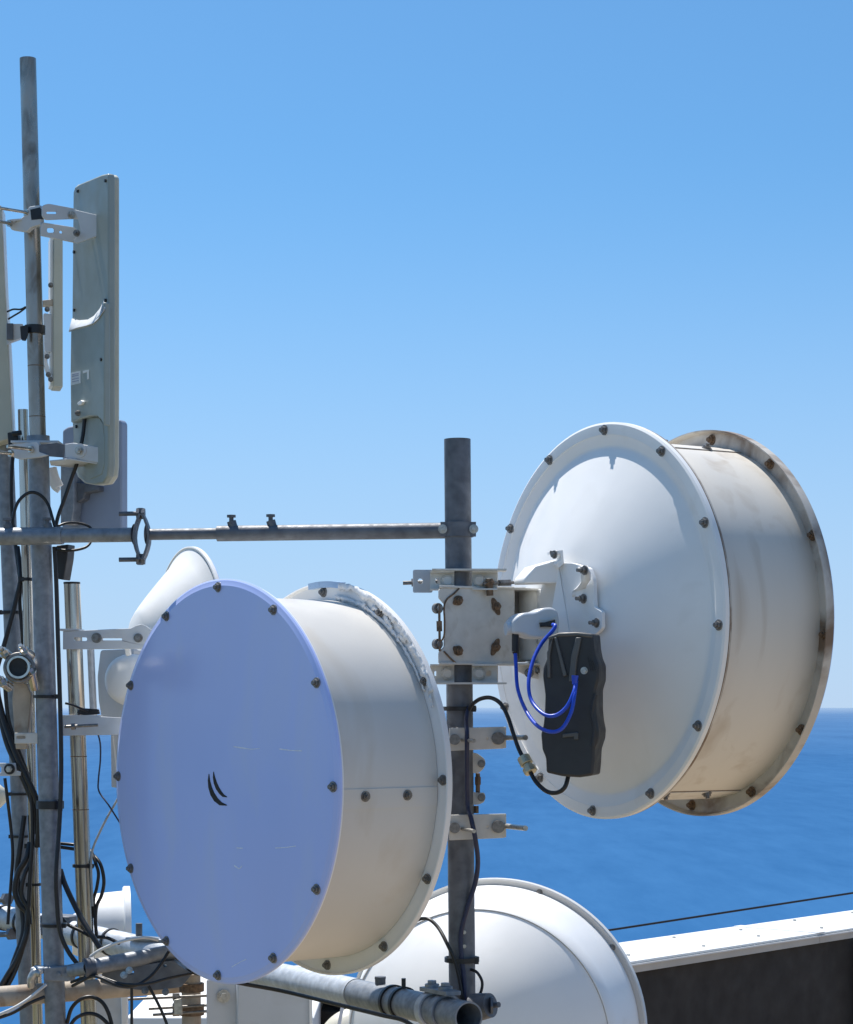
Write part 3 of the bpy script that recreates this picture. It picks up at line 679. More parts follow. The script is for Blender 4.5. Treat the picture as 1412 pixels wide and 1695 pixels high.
cable('feed_cable', 'black cable running from behind the front drum dish onto the lower mast', [(672,1545,4.0),(690,1524,3.99),(708,1521,3.97),(725,1535,3.95),(740,1562,3.92),(753,1592,Yt-.004),(762,1630,Yt-.004),(766,1662,Yt-.004)], 6, 'black')
cable('feed_cable', 'short black cable loop at the foot of the mast, right side', [(780,1605,3.93),(790,1610,3.92),(798,1625,3.92),(796,1642,3.92),(788,1652,3.92)], 5, 'black')
def tie(x0, x1, y, Y, fx, r, m='black', h=5, label='', dy=0, depth=True):
    c = P(fx, y, Y); mb = MB(); hh = px2m(h, Y)/2
    mb.lathe(c, V((dy, 0, 1)), ring_prof(r*1.01, r*1.01+.0022, -hh, hh), 28, closed=True)
    mb.box(c + V((r*.9*(1 if x1 > 0 else -1), -r*.55, 0)), V((.004,0,0)), V((0,.004,0)), V((0,0,hh*1.5)))
    return solo('cable_tie', mb, M[m], label, 'cable tie', 'cable ties on the poles')
tie(0, 1, 1173, YC-.004, cx_at(1173), cr+.004, h=7, label='black cable tie around the centre mast just below the plate bracket')
tie(0, 1, 1588, YC-.004, cx_at(1588), cr+.005, h=8, label='black cable tie low on the centre mast near the white dish back')
tie(0, 1, 1153, 4.15, p2x(1153)+2, r2+.004, h=5, label='black cable tie on the thick grey pipe level with the cross clamp')
tie(0, 1, 1332, 4.15, p2x(1332)+2, r2+.004, h=13, label='wide black tape band on the thick grey pipe beside the front dish')
tie(0, 1, 1531, 4.15, p2x(1531)+2, r2+.004, h=5, label='black cable tie on the thick grey pipe above the slanting pipes')
tie(0, 0, 959, 4.24, p3x(959), r3+.002, h=5, label='black cable tie on the thinnest shiny pole under the brace')
tie(0, 0, 1400, 4.24, p3x(1400), r3+.003, h=5, label='black cable tie on the thinnest shiny pole beside the dish lower edge')
tie(0, 0, 1464, 4.24, p3x(1464), r3+.002, h=4, label='black cable tie on the thinnest shiny pole, lowest of its three')
tie(0, 0, 1014, 4.30, p4x(1014), r4+.006, h=5, label='black cable tie on the left edge pipe, uppermost')
tie(0, 0, 1314, 4.30, p4x(1314), r4+.003, h=4, label='black cable tie on the left edge pipe below the slotted bracket')
tie(0, 0, 1384, 4.30, p4x(1384), r4+.003, h=4, label='black cable tie on the left edge pipe above the cable bundle')
tie(0, 1, 1433, 4.22, p5x(1433)+1, r5+.003, h=5, label='black cable tie on the capped stainless pole beside the front dish')

G = 'cables on the left pole cluster'
cable('feed_cable', 'black cable tied along the right side of the thick grey pipe', [(90,905,4.12),(93,960,4.12),(96,1060,4.12),(99,1150,4.12),(101,1230,4.12),(101,1300,4.12),(98,1370,4.12),(93,1440,4.11),(94,1490,4.11),(99,1540,4.11),(113,1575,4.11),(137,1606,4.11)], 7.5, 'black', G)
cable('feed_cable', 'black cable loop arching above the brace pipe across the grey pipe', [(20,872,4.10),(23,850,4.10),(30,831,4.10),(43,818,4.105),(56,815,4.105),(70,822,4.105),(80,836,4.105),(86,855,4.10),(92,876,4.10)], 5.5, 'black', G)
cable('feed_cable', 'black cable dropping from the big sector antenna to the brace pipe', [(140,690,4.112),(138,715,4.112),(134,738,4.11),(128,765,4.115),(119,790,4.12),(107,825,4.12),(97,852,4.12),(91,876,4.12)], 6.5, 'black', G)
cable('feed_cable', 'thin black cable curling around the brace pipe near the blue panel', [(94,872,4.12),(110,866,4.13),(130,866,4.14),(148,872,4.14),(154,885,4.14),(146,903,4.12),(128,910,4.11),(108,911,4.11),(93,909,4.12)], 4.5, 'black', G)
cable('feed_cable', 'thick black cable slanting off the left edge pipe under the brace', [(29,905,4.26),(32,930,4.25),(34,958,4.24),(27,990,4.24),(17,1030,4.24),(6,1070,4.24),(-6,1110,4.24)], 8, 'black', G)
cable('feed_cable', 'black cable hanging straight between the two left pipes into the cross clamp', [(27,720,4.26),(20,770,4.26),(19,830,4.26),(24,890,4.26),(33,960,4.25),(33,1000,4.25),(37,1050,4.25),(40,1110,4.26)], 6.5, 'black', G)
cable('feed_cable', 'thick black cable slanting from the left edge across to the grey pipe', [(-6,1140,4.23),(6,1190,4.22),(24,1242,4.20),(46,1290,4.19),(61,1325,4.19),(65,1352,4.19),(62,1400,4.2)], 10, 'black', G)
cable('feed_cable', 'black cable beside the slanting thick one, running down to the lower tie', [(8,1130,4.22),(14,1190,4.22),(30,1240,4.21),(46,1285,4.20),(53,1330,4.2),(54,1390,4.2),(50,1450,4.2),(47,1500,4.2),(40,1560,4.2),(25,1608,4.2),(8,1640,4.2)], 7, 'black', G)
cable('feed_cable', 'thin black cable swinging out left of the left edge pipe', [(8,1288,4.22),(12,1320,4.22),(18,1370,4.23),(21,1410,4.23),(19,1450,4.23),(15,1500,4.23),(13,1530,4.23)], 5.5, 'black', G)
cable('feed_cable', 'thick bundled black cable bulging around the left edge pipe', [(50,1395,4.22),(44,1420,4.21),(30,1445,4.21),(25,1475,4.21),(33,1498,4.21),(45,1512,4.21),(44,1545,4.2),(30,1585,4.2),(14,1612,4.2),(2,1632,4.2)], 10, 'black', G)
cable('feed_cable', 'second strand of the black bundle around the left edge pipe', [(54,1380,4.21),(52,1420,4.205),(40,1450,4.2),(36,1480,4.2),(46,1504,4.2),(50,1530,4.2)], 7, 'black', G)
cable('feed_cable', 'thick black cable slanting down right of the grey pipe to the slanting pipe', [(100,1440,4.16),(106,1460,4.15),(117,1485,4.14),(132,1515,4.13),(150,1545,4.11),(166,1570,4.10)], 9, 'black', G)
cable('feed_cable', 'outer black cable loop right of the capped stainless pole', [(98,1402,4.27),(120,1405,4.27),(138,1408,4.26),(152,1414,4.24),(166,1430,4.22),(172,1458,4.22),(168,1482,4.22),(160,1500,4.22),(158,1525,4.22),(160,1550,4.22)], 6, 'black', G)
cable('feed_cable', 'inner black cable loop right of the capped stainless pole', [(98,1396,4.27),(120,1398,4.27),(136,1400,4.26),(150,1408,4.24),(158,1428,4.22),(163,1446,4.22),(160,1470,4.22),(155,1490,4.22),(157,1520,4.22)], 5.5, 'black', G)
cable('feed_cable', 'thin grey cable hanging from the front dish edge to the capped pole', [(205,1300,4.20),(194,1324,4.2),(178,1352,4.2),(164,1380,4.2),(153,1408,4.2),(151,1440,4.2),(153,1500,4.2)], 3.8, 'greycable', G)
cable('feed_cable', 'thin blue cable hanging under the white dish bracket', [(162,1214,4.22),(166,1232,4.22),(166,1260,4.22),(163,1290,4.22),(164,1310,4.22),(180,1333,4.2),(196,1358,4.2),(204,1370,4.2)], 2.8, 'navy', G)
cable('feed_cable', 'white cable entering from the lower left edge to the grey pipe', [(-8,1682,4.08),(20,1670,4.08),(45,1655,4.09),(66,1638,4.10),(76,1630,4.11)], 5.5, 'whitecable', G)
cable('feed_cable', 'white cable arching over the lower crossbar beside the front dish', [(150,1583,4.08),(165,1573,4.06),(190,1562,4.05),(215,1555,4.05),(240,1552,4.06),(262,1556,4.07)], 5, 'whitecable', G)
cable('feed_cable', 'black cable lying under the lower crossbar', [(120,1632,4.09),(135,1624,4.06),(152,1616,4.05),(170,1620,4.03),(195,1631,4.02),(222,1632,4.02),(248,1617,4.03),(266,1596,4.04),(279,1575,4.05)], 5.5, 'black', G)
cable('feed_cable', 'black cable running along the lower brown pipe toward the front dish', [(118,1626,4.1),(140,1618,4.07),(160,1615,4.05),(200,1628,4.02),(240,1629,4.01),(280,1619,4.02),(318,1611,4.05)], 5, 'black', G)
cable('feed_cable', 'upper black cable loop under the brown pipe at the bottom left', [(111,1694,4.15),(118,1670,4.14),(132,1655,4.13),(150,1650,4.13),(168,1658,4.13),(180,1678,4.13),(188,1710,4.13)], 6.5, 'black', G)
cable('feed_cable', 'lower black cable loop under the brown pipe at the bottom left', [(112,1705,4.12),(125,1686,4.12),(143,1678,4.12),(160,1680,4.12),(176,1692,4.12),(190,1712,4.12)], 6.5, 'black', G)
cable('feed_cable', 'black cable dropping straight from the crossbar bracket at the bottom', [(218,1632,4.05),(218,1660,4.05),(218,1720,4.05)], 5, 'black', G)
cable('feed_cable', 'black cable slanting down right from the crossbar bracket at the bottom', [(246,1632,4.05),(262,1662,4.05),(275,1692,4.05),(285,1725,4.05)], 5, 'black', G)
cable('feed_cable', 'black cable running beneath the front drum dish along the big pipe', [(300,1604,4.1),(345,1616,4.1),(400,1628,4.12),(470,1641,4.12),(560,1663,4.0),(630,1680,3.9),(670,1690,3.85),(700,1712,3.8)], 7, 'black', G)

cable('feed_cable', 'thickest black cable entering at the left edge above the slotted bracket', [(-8,1118,4.235),(0,1178,4.235),(13,1232,4.225),(34,1278,4.21),(51,1318,4.205),(58,1345,4.205),(58,1380,4.21)], 11, 'black', G)
cable('feed_cable', 'black cable hidden between the bundle and the left edge pipe', [(40,1350,4.235),(33,1405,4.23),(29,1450,4.23),(36,1500,4.23),(38,1545,4.225),(20,1600,4.22),(6,1648,4.22)], 9, 'black', G)
cable('feed_cable', 'black cable crossing from the grey pipe to the stainless pole under the slanting pipe', [(96,1512,4.2),(112,1530,4.2),(132,1540,4.19),(152,1550,4.18),(176,1552,4.17),(198,1562,4.16)], 6, 'black', G)
cable('feed_cable', 'black cable sagging below the brown pipe left of the grey pipe', [(-6,1686,4.09),(22,1676,4.09),(50,1660,4.09),(74,1650,4.10)], 6, 'black', G)

# ------------------------------------------------------------------ the brackets of the front dish on the mast
for (y0, y1, rx, ry, lb) in ((1203, 1243, 870, 1221, 'upper'), (1347, 1391, 870, 1371, 'lower')):
    Yb = YC - cr - .012; ym = (y0+y1)/2
    t = thing('pole_clamp', ('upper' if lb == 'upper' else 'lower') + ' cream mast clamp plate with long threaded rod right of front dish', 'clamp', P(790, y1, Yb), None, 'mast clamps of the front dish')
    nf = V((.12, -1, 0)).normalized(); o = P(790, ym, Yb)
    mb = MB(); mb.plate([(744, y0+2), (834, y0), (837, y0+4), (837, y1-7), (834, y1-4), (744, y1)], o, nf, .004, holes=[(807, ym+0, 2.2)]); part('plate', mb, M['bracket'], t, .001)
    mb = MB(); mb.plate([(746, y0+2), (746, y1-1), (838, y1-5), (838, y0)], P(790, ym, YC + cr + .014), nf, .004); part('back_plate', mb, M['bracket'], t, .001)
    mb = MB(); c = onplane(824, ym-1, o, nf); mb.cyl(c, c + nf*.010, px2m(10.5, Yb), 24); part('nut', mb, M['bolt'], t)
    mb = MB(); e = P(rx, ry, Yb - .085); mb.cyl(c - nf*.06, e, px2m(4.4, Yb), 14); part('threaded_rod', mb, M['zinc'], t)
    mb = MB(); c2 = onplane(752, ym+1, o, nf); mb.cyl(c2, c2 + nf*.007, px2m(9, Yb), 24); part('nut', mb, M['bolt'], t)
    mb = MB(); mb.cyl(c2 - nf*.05, P(785, ym+3+(0 if lb == 'upper' else 4), Yb - .05), px2m(3.2, Yb), 14); part('threaded_rod', mb, M['zinc'], t)
tb = thing('adjuster_lug', 'small pale adjuster lugs on the mast between two cream clamps', 'bracket', P(790, 1345, YC))
for (ya, yb, yc) in ((1245, 1280, 1264), (1310, 1332, 1320)):
    mb = MB(); mb.plate([(778, ya), (790, ya+2), (802, yc-8), (804, yc), (801, yc+8), (792, yb), (778, yb)], P(790, yc, YC - .008), V((0,-1,0)), .004, rnd=3); part('lug', mb, M['bracket'], tb, .001)
    mb = MB(); mb.bolt(P(797, yc, YC - .013), V((0,-1,0)), .0052, .005, .004); part('bolt', mb, M['bolt'], tb)
mb = MB(); mb.cyl(P(791, 1280, YC), P(791, 1312, YC), .0042, 10); mb.cyl(P(791, 1286, YC), P(791, 1299, YC), .0062, 6); mb.cyl(P(788, 1334, YC), P(788, 1346, YC), .0055, 6); part('adjuster_rod', mb, M['rust'], tb)

# ------------------------------------------------------------------ white dish back at the bottom
AXB = V((.23, .965, 0)).normalized(); OB = P(791, 1726, 4.62); rB = 1/F*4.62
wd = thing('parabolic_dish', 'big round white dish back rising at the bottom behind the mast', 'antenna dish', OB, AXB)
ri, ro = 221*rB, 254*rB*1.02
zz = .20
mb = MB(); mb.lathe(OB, AXB, para(ri - .002, .155, 0, -1, 24, .03), 128); part('reflector', mb, M['white'], wd, smooth=60)
mb = MB(); mb.lathe(OB, AXB, [(ri-.002, .001), (ri+.0005, -.002), (ri+.004, .001), (ri+.012, .05), (ro-.014, zz-.05), (ro-.012, zz-.02), (ro-.016, zz-.02), (ri-.002, .004)], 128, closed=True); part('shroud', mb, M['white'], wd, smooth=50)
mb = MB(); mb.lathe(OB, AXB, [(ro-.016, zz-.018), (ro-.004, zz-.018), (ro-.001, zz-.020), (ro+.002, zz-.018), (ro+.002, zz+.008), (ro-.016, zz+.008)], 128, closed=True); part('rim', mb, M['white_shroud'], wd)
bsm = bolt_mesh('bolt', 'bolt', .005, .004)
for k in range(10): part_at('bolt', bsm, wd, fmat(rim_point(OB, AXB, 18 + 36*k, ro-.011, zz-.018), -AXB))
mb = MB(); mb.lathe(OB, AXB, [(.0, zz+.012), (ro, zz+.010), (ro, zz+.006)], 96); part('radome', mb, M['radome'], wd)

# ------------------------------------------------------------------ big pipe under the front dish
bp = thing('crossarm_pipe', 'thick grey pipe with open end leading under the front drum dish', 'pipe', P(775, 1710, 3.75))
a, b = P(400, 1604, 4.66), P(776, 1684, 3.76)
mb = MB(); mb.pipe(a, b, .0272, .003, 40); part('tube', mb, M['galv'], bp)
mb = MB(); mb.pipe(a, a.lerp(b, .56), .0288, .002, 40); part('sleeve', mb, M['galv_light'], bp)
def onbp(t): return a.lerp(b, t)
dbp = (b - a).normalized()
for t, lab in ((.715, 0), (.755, 1)):
    mb = MB(); mb.lathe(onbp(t), dbp, ring_prof(.0275, .031, -.004, .004), 32, closed=True)
    if lab: mb.box(onbp(t) + UP*.034, V((.004,0,0)), V((0,.004,0)), V((0,0,.012)))
    solo('cable_tie', mb, M['black'], 'black cable tie wrapped around the open ended pipe, ' + ('nearer its open end' if lab else 'farther from its open end'), 'cable tie', 'cable ties on the crossarm pipe')
uc = thing('pole_clamp', 'zinc saddle clamp joining the open ended pipe to the mast foot', 'clamp', P(720, 1700, 3.8))
for t in (.865, .915):
    mb = MB(); mb.lathe(onbp(t), dbp, ring_prof(.0273, .0325, -.009, .009), 32, closed=True); part('saddle', mb, M['galv_light'] if t < .9 else M['galv'], uc, .001)
    mb = MB(); c = onbp(t) + UP*.032; mb.cyl(c, c + UP*.014, .013, 18); mb.cyl(c + UP*.014, c + UP*.020, .009, 6); part('nut', mb, M['galv'], uc, .001)
mb = MB(); mb.bar(onbp(.845) + UP*.036, onbp(.945) + UP*.036, .03, .008); part('bridge', mb, M['galv'], uc, .001)
mb = MB(); c = onbp(.66) + UP*.027; mb.cyl(c, c + UP*.010, .010, 16); mb.cyl(c + UP*.01, c + UP*.014, .012, 6); part('set_screw', mb, M['galv_dark'], bp)
mb = MB(); c0, c1 = P(786, 1668, 3.9), P(812, 1664, 3.88); mb.cyl(c0, c1, .026, 24, .022); mb.cyl(c1, P(816, 1664, 3.88), .016, 6); mb.cyl(P(816, 1664, 3.88), P(826, 1663, 3.87), .005, 12)
solo('coupler_bolt', mb, M['galv_dark'], 'dark cone shaped coupler with bolt right of the mast foot', 'coupler')

# ------------------------------------------------------------------ small white dish behind the front drum, with bracket
AXK = V((math.sin(R(62)), math.cos(R(62)), 0)); OK_ = P(313, 1058, 4.50); rk = 152*4.50/F
kd = thing('parabolic_dish', 'sunlit white dish peeking above the front drum, cone back to the left', 'antenna dish', OK_, AXK)
prof = [(rk-.006, -.004)]
for i in range(1, 14):
    q = i/13.0; prof.append(((rk-.006)*.965*(1-q)**.93 + .05*q, -.004 - .112*q))
prof.append((0, -.121))
mb = MB(); mb.lathe(OK_, AXK, prof, 96); part('reflector', mb, M['white'], kd, smooth=60)
mb = MB(); mb.lathe(OK_, AXK, [(rk-.010, -.003), (rk-.003, -.003), (rk-.001, -.005), (rk+.0015, -.004), (rk+.0015, .004), (rk-.010, .004)], 96, closed=True); part('rim', mb, M['white'], kd)
mb = MB(); mb.lathe(OK_, AXK, [(0, .007), (rk, .006), (rk, .0045)], 96); part('radome', mb, M['radome'], kd)
kb = thing('dish_bracket', 'pale grey slotted bracket arms clamping the sunlit dish to the capped pole', 'bracket', P(130, 1215, 4.2))
nK = V((-.05, -1, 0)).normalized(); oK = P(170, 1058, 4.165)
mb = MB(); mb.plate([(104,1045),(216,1040),(224,1036),(233,1033),(242,1036),(250,1042),(258,1044),(258,1074),(104,1075)], oK, nK, .004, holes=[(122,1055,144,1061),(170,1056.5,202,1060)]); part('arm', mb, M['panelgrey'], kb, .001)
for (x, y, r) in ((160,1056,8.5), (229,1056,7.5)):
    mb = MB(); c = onplane(x, y, oK, nK); mb.cyl(c, c + nK*.002, px2m(r, 4.16), 20); mb.cyl(c + nK*.002, c + nK*.008, px2m(r*.62, 4.16), 6); part('bolt', mb, M['bolt'], kb)
mb = MB(); mb.box(P(118, 1043, 4.20), V((.02,0,0)), V((0,.035,0)), V((0,0,.0016))); part('arm_flange', mb, M['panelgrey'], kb)
mb = MB(); mb.plate([(102,1184),(165,1186),(205,1188),(205,1216),(102,1218)], P(150, 1200, 4.165), nK, .004, holes=[(120,1199,126,1207)]); part('arm', mb, M['panelgrey'], kb, .001)
mb = MB(); mb.box(P(135, 1185, 4.19), V((px2m(32,4.19),0,0)), V((0,.025,0)), V((0,0,.0016))); part('arm_flange', mb, M['panelgrey'], kb)
mb = MB(); mb.cyl(P(107, 1203, 4.14), P(162, 1200, 4.14), px2m(2.6, 4.14), 10); mb.cyl(P(118, 1203, 4.14), P(124, 1202.5, 4.14), px2m(6, 4.14), 6); part('threaded_rod', mb, M['bolt'], kb)
mb = MB(); mb.plate([(132,1172),(162,1174),(164,1182),(140,1184),(128,1182)], P(150,1178,4.17), nK, .012, rnd=2); part('rubber_pad', mb, M['black'], kb, .001)
mb = MB(); mb.tube([P(108,1164,4.15), P(120,1167,4.15), P(134,1173,4.155), P(146,1178,4.16)], px2m(2,4.15), 8); part('tie_tail', mb, M['black'], kb)
mb = MB(); mb.cyl(P(150, 1075, 4.26), P(155, 1188, 4.26), px2m(6, 4.26), 16); part('stay_rod', mb, M['galv_light'], kb)
# the dish's radio housing left of its back
kr = thing('radio_housing', 'rounded white radio housing behind the front drum, left of its rim', 'radio', P(195, 1190, 4.3))
mb = MB(); mb.plate([(166,1076),(222,1074),(222,1215),(168,1190),(163,1160),(161,1120)], P(195,1130,4.30), V((-.3,-1,0)), .05, rnd=5); part('back_plate', mb, M['panelgrey'], kr, .003)
mb = MB(); c = P(212, 1125, 4.25); mb.lathe(c, V((-.45,-.9,.05)), [(px2m(44,4.2), -.03), (px2m(43,4.2), 0), (px2m(40,4.2), .012), (px2m(28,4.2), .024), (0, .030)], 48); part('dome', mb, M['white'], kr, smooth=60)
mb = MB(); mb.plate([(206,1074),(214,1072),(216,1084),(208,1086)], P(210,1080,4.2), V((-.1,-1,0)), .012); part('clip', mb, M['white'], kr, .001)
mb = MB(); mb.plate([(183,1216),(212,1216),(212,1306),(184,1303)], P(196,1260,4.26), V((-.35,-1,0)), .03, rnd=2); part('lower_case', mb, M['panelgrey'], kr, .002)
mb = MB(); mb.plate([(186,1218),(188,1218),(196,1290),(193,1290)], P(196,1260,4.259), V((-.35,-1,0)), .004); part('edge_strip', mb, M['white'], kr)

# ------------------------------------------------------------------ sector antennas at the left
NS = V((-math.sin(R(61)), -math.cos(R(61)), 0)); SO = P(150, 540, 4.10)
s1 = thing('sector_antenna', 'big grey green sector panel antenna, widest and nearest of the upright panels', 'antenna', P(150, 805, 4.1), -NS)
def ons(x, y, l=0): return onplane(x, y, SO + NS*l, NS)
mb = MB(); mb.plate([(121,318),(124,309),(132,304),(168,289),(178,287),(179,295),(179,770),(177,789),(170,800),(157,802),(141,799),(131,789),(124,770),(119,690),(119,540)], SO, NS, .014); part('back_shell', mb, M['sector'], s1, .003)
mb = MB(); mb.plate([(122,312),(128,305),(168,291),(177,288),(180,292),(180,772),(178,790),(170,801),(156,803),(139,800),(128,790),(121,770),(120,540)], SO - NS*.014, NS, .022); part('front_radome', mb, M['sectorfront'], s1, .004)
mb = MB(); mb.plate([(117,547),(128,541),(141,538),(153,534),(159,525),(168,515),(170,500),(172,500),(172,705),(168,696),(160,689),(148,689),(134,693),(117,700),(116,620)], SO + NS*.013, NS, .013); part('housing', mb, M['sector'], s1, .003)
mb = MB()
up_ = [(119,527),(131,530),(145,529),(155,523),(165,511),(172,497)]; dn_ = [(114,547),(128,542),(142,539),(154,535),(163,527),(173,511)]
mb.loft([[ons(x, y, .0012) for x, y in up_], [ons(x, y, .0155) for x, y in dn_], [ons(x, y + 3, .0128) for x, y in dn_]], False); ld = part('sunlit_tone_ledge', mb, M['panelgrey'], s1, smooth=60)  # paler than the housing: its sunlit look is put into the colour
so_ = ld.modifiers.new('thickness', 'SOLIDIFY'); so_.thickness = .002
mb = MB(); mb.plate([(150,690),(165,692),(170,702),(172,725),(172,770),(168,785),(150,793),(134,785),(124,740),(121,700),(134,694)], SO + NS*.0012, NS, .004); part('cable_bay', mb, M['sector'], s1, .001)
for (x, y, l) in ((128,316,.002), (174,299,.002), (122,417,.002), (122,513,.002), (174,497,.002), (126,706,.003), (167,595,.014)):
    mb = MB(); c = ons(x, y, l); mb.cyl(c - NS*.002, c + NS*.0012, .0032, 14); part('screw', mb, M['black'], s1)
mb = MB(); mb.plate([(117,617),(133,614),(133,634),(117,638)], SO + NS*.0138, NS, .002); st = part('sticker', mb, M['sticker'], s1)
for y in (619, 622, 627, 631):
    mb = MB(); mb.plate([(119,y+.5),(130,y-2),(130,y-.6),(119,y+1.9)], SO + NS*.0142, NS, .0008); part('print', mb, M['print'], st)
mb = MB(); mb.plate([(137,614),(147,612),(147,627),(144,628),(144,616),(137,618)], SO + NS*.0138, NS, .002); part('sticker', mb, M['sticker'], s1)
mb = MB(); c = ons(131, 665, .014); mb.plate([(127,667),(134,662),(136,665),(134,670),(129,671)], SO + NS*.019, NS, .006); part('lug', mb, M['white'], s1, .001)
mb = MB(); c = ons(131, 684, .014); mb.cyl(c, c + NS*.006, .0052, 16); mb.cyl(c + NS*.006, c + NS*.008, .0028, 12); part('grounding_screw', mb, M['bolt'], s1)
# its two brackets
for nm, lab, y, in (('top', 'pale steel arm bracket holding the big sector panel near its top', 0), ('low', 'pale steel arm bracket holding the big sector panel near its bottom', 1)):
    t = thing('antenna_bracket', lab, 'bracket', P(110, 400 if not y else 775, 4.12), None, 'arm brackets of the big sector panel')
    nj = V((-.35, -.93, 0)).normalized()
    if not y:
        mb = MB(); mb.plate([(48,342),(66,339),(68,345),(68,372),(52,376),(44,384),(18,380),(16,374),(40,357)], P(45, 362, 4.095), nj, .012, rnd=2); part('jaw', mb, M['panelgrey'], t, .0015)
        mb = MB(); mb.box(P(44, 368, 4.13) , V((.030,.006,.004)), V((-.006,.030,0)), V((0,0,.0016))); part('jaw', mb, M['panelgrey'], t)
        mb = MB(); mb.plate([(50,347),(66,343),(70,350),(70,362),(52,364)], P(58, 355, 4.088), nj, .004); part('rubber_pad', mb, M['black'], t)
        o = P(110, 352, 4.085)
        mb = MB(); mb.plate([(70,340),(80,337),(123,345),(150,356),(156,362),(150,366),(124,362),(76,364),(70,358)], o, NB, .004, holes=[(77,350,94,354)], rnd=4); part('slotted_arm', mb, M['panelgrey'], t, .0008)
        mb = MB(); mb.plate([(68,371),(72,368),(122,376),(134,384),(126,402),(68,390)], o - NB*.02, NB, .004, holes=[(78,377,90,385),(101,384,2.5)]); part('slotted_arm', mb, M['panelgrey'], t, .0008)
        mb = MB(); mb.plate([(123,347),(174,359),(176,364),(176,385),(126,403),(121,398),(134,386),(130,366)], P(150, 372, 4.075), V((-.2,-.98,0)), .004, rnd=2); part('end_bracket', mb, M['panelgrey'], t, .001)
        mb = MB(); mb.bolt(onplane(118, 356, o, NB), NB, .0056, .006, .003); part('bolt', mb, M['zinc'], t)
        mb = MB(); mb.bolt(P(127, 386, 4.065), V((-.2,-.98,0)), .0048, .006, .004); part('bolt', mb, M['bolt'], t)
        for (x0, y0, x1, y1) in ((-25, 340, 46, 352), (-25, 362, 18, 370)):
            mb = MB(); mb.cyl(P(x0, y0, 4.05), P(x1, y1, 4.10), px2m(2.6, 4.1), 10); mb.cyl(P(x1-4, y1-1, 4.095), P(x1, y1, 4.10), px2m(6, 4.1), 6); part('threaded_rod', mb, M['stainless'], t)
    else:
        mb = MB(); mb.plate([(12,737),(60,731),(64,735),(64,748),(78,753),(62,757),(30,760),(22,757),(20,745)], P(45, 748, 4.09), nj, .010, rnd=2); part('jaw', mb, M['panelgrey'], t, .0015)
        mb = MB(); mb.box(P(62, 734, 4.14), V((.045,.0,0)), V((0,.032,0)), V((0,0,.0018))); part('jaw', mb, M['panelgrey'], t)
        mb = MB(); mb.plate([(64,737),(94,733),(108,736),(106,757),(80,755),(64,748)], P(85, 745, 4.085), V((.1,-1,0)), .006); part('arm', mb, M['galv_dark'], t, .001)
        o = P(135, 752, 4.07)
        mb = MB(); mb.plate([(107,735),(122,733),(168,741),(170,745),(170,765),(168,767),(118,758),(108,757)], o, V((-.25,-.97,0)), .004, rnd=1.5); part('end_bracket', mb, M['panelgrey'], t, .001)
        mb = MB(); q0 = P(118, 760, 4.07); mb.prism([P(82,762,4.085), P(116,758,4.07), P(168,767,4.065), P(168,767,4.13), P(118,772,4.13), P(84,768,4.13)], UP, -.003); part('lower_flange', mb, M['panelgrey'], t, .001)
        mb = MB(); c = onplane(132, 746, o, V((-.25,-.97,0))); nn = V((-.25,-.97,0)).normalized(); mb.cyl(c, c + nn*.002, px2m(12,4.07), 24); part('washer', mb, M['panelgrey'], t)
        mb = MB(); mb.bolt(c + nn*.002, nn, px2m(5.5,4.07), .006, .003); part('bolt', mb, M['zinc'], t)
        for (x0, y0, x1, y1) in ((-25, 746, 20, 751), (12, 739, 53, 744)):
            mb = MB(); mb.cyl(P(x0, y0, 4.04), P(x1, y1, 4.085), px2m(2.8, 4.1), 10); mb.cyl(P(x1-4, y1-.5, 4.08), P(x1, y1, 4.085), px2m(6, 4.1), 6); part('threaded_rod', mb, M['stainless'], t)
# slim panel behind the tall pole
s2 = thing('sector_antenna', 'slim beige panel antenna seen edge on right behind the tall pole', 'antenna', P(93, 642, 4.35))
nS2 = V((.25, -1, 0)).normalized()
mb = MB(); mb.plate([(89,388),(104,390),(104,641),(88,640)], P(96,520,4.33), nS2, .06, rnd=2); part('radome', mb, M['sectorfront'], s2, .004)
mb = MB(); mb.plate([(83,392),(88,392),(88,640),(83,638)], P(86,520,4.335), nS2, .05); part('back_plate', mb, M['white'], s2, .001)
mb = MB(); mb.plate([(72,518),(86,520),(86,583),(74,582)], P(80,550,4.33), nS2, .04, rnd=2); part('radio_box', mb, M['panelgrey'], s2, .003)
mb = MB(); mb.plate([(70,497),(88,495),(88,506),(72,504)], P(80,500,4.33), nS2, .03); part('bracket', mb, M['rustpipe'], s2, .001)
for (x, y) in ((84,472),(78,512),(78,590),(80,620),(84,628)):
    mb = MB(); mb.bolt(P(x, y, 4.32), nS2, .0038, .005, .003); part('bolt', mb, M['bolt'], s2)
mb = MB(); mb.tube([P(76,584,4.33), P(75,600,4.33), P(80,618,4.33), P(86,630,4.33)], px2m(4,4.33), 8); part('strap', mb, M['white'], s2)
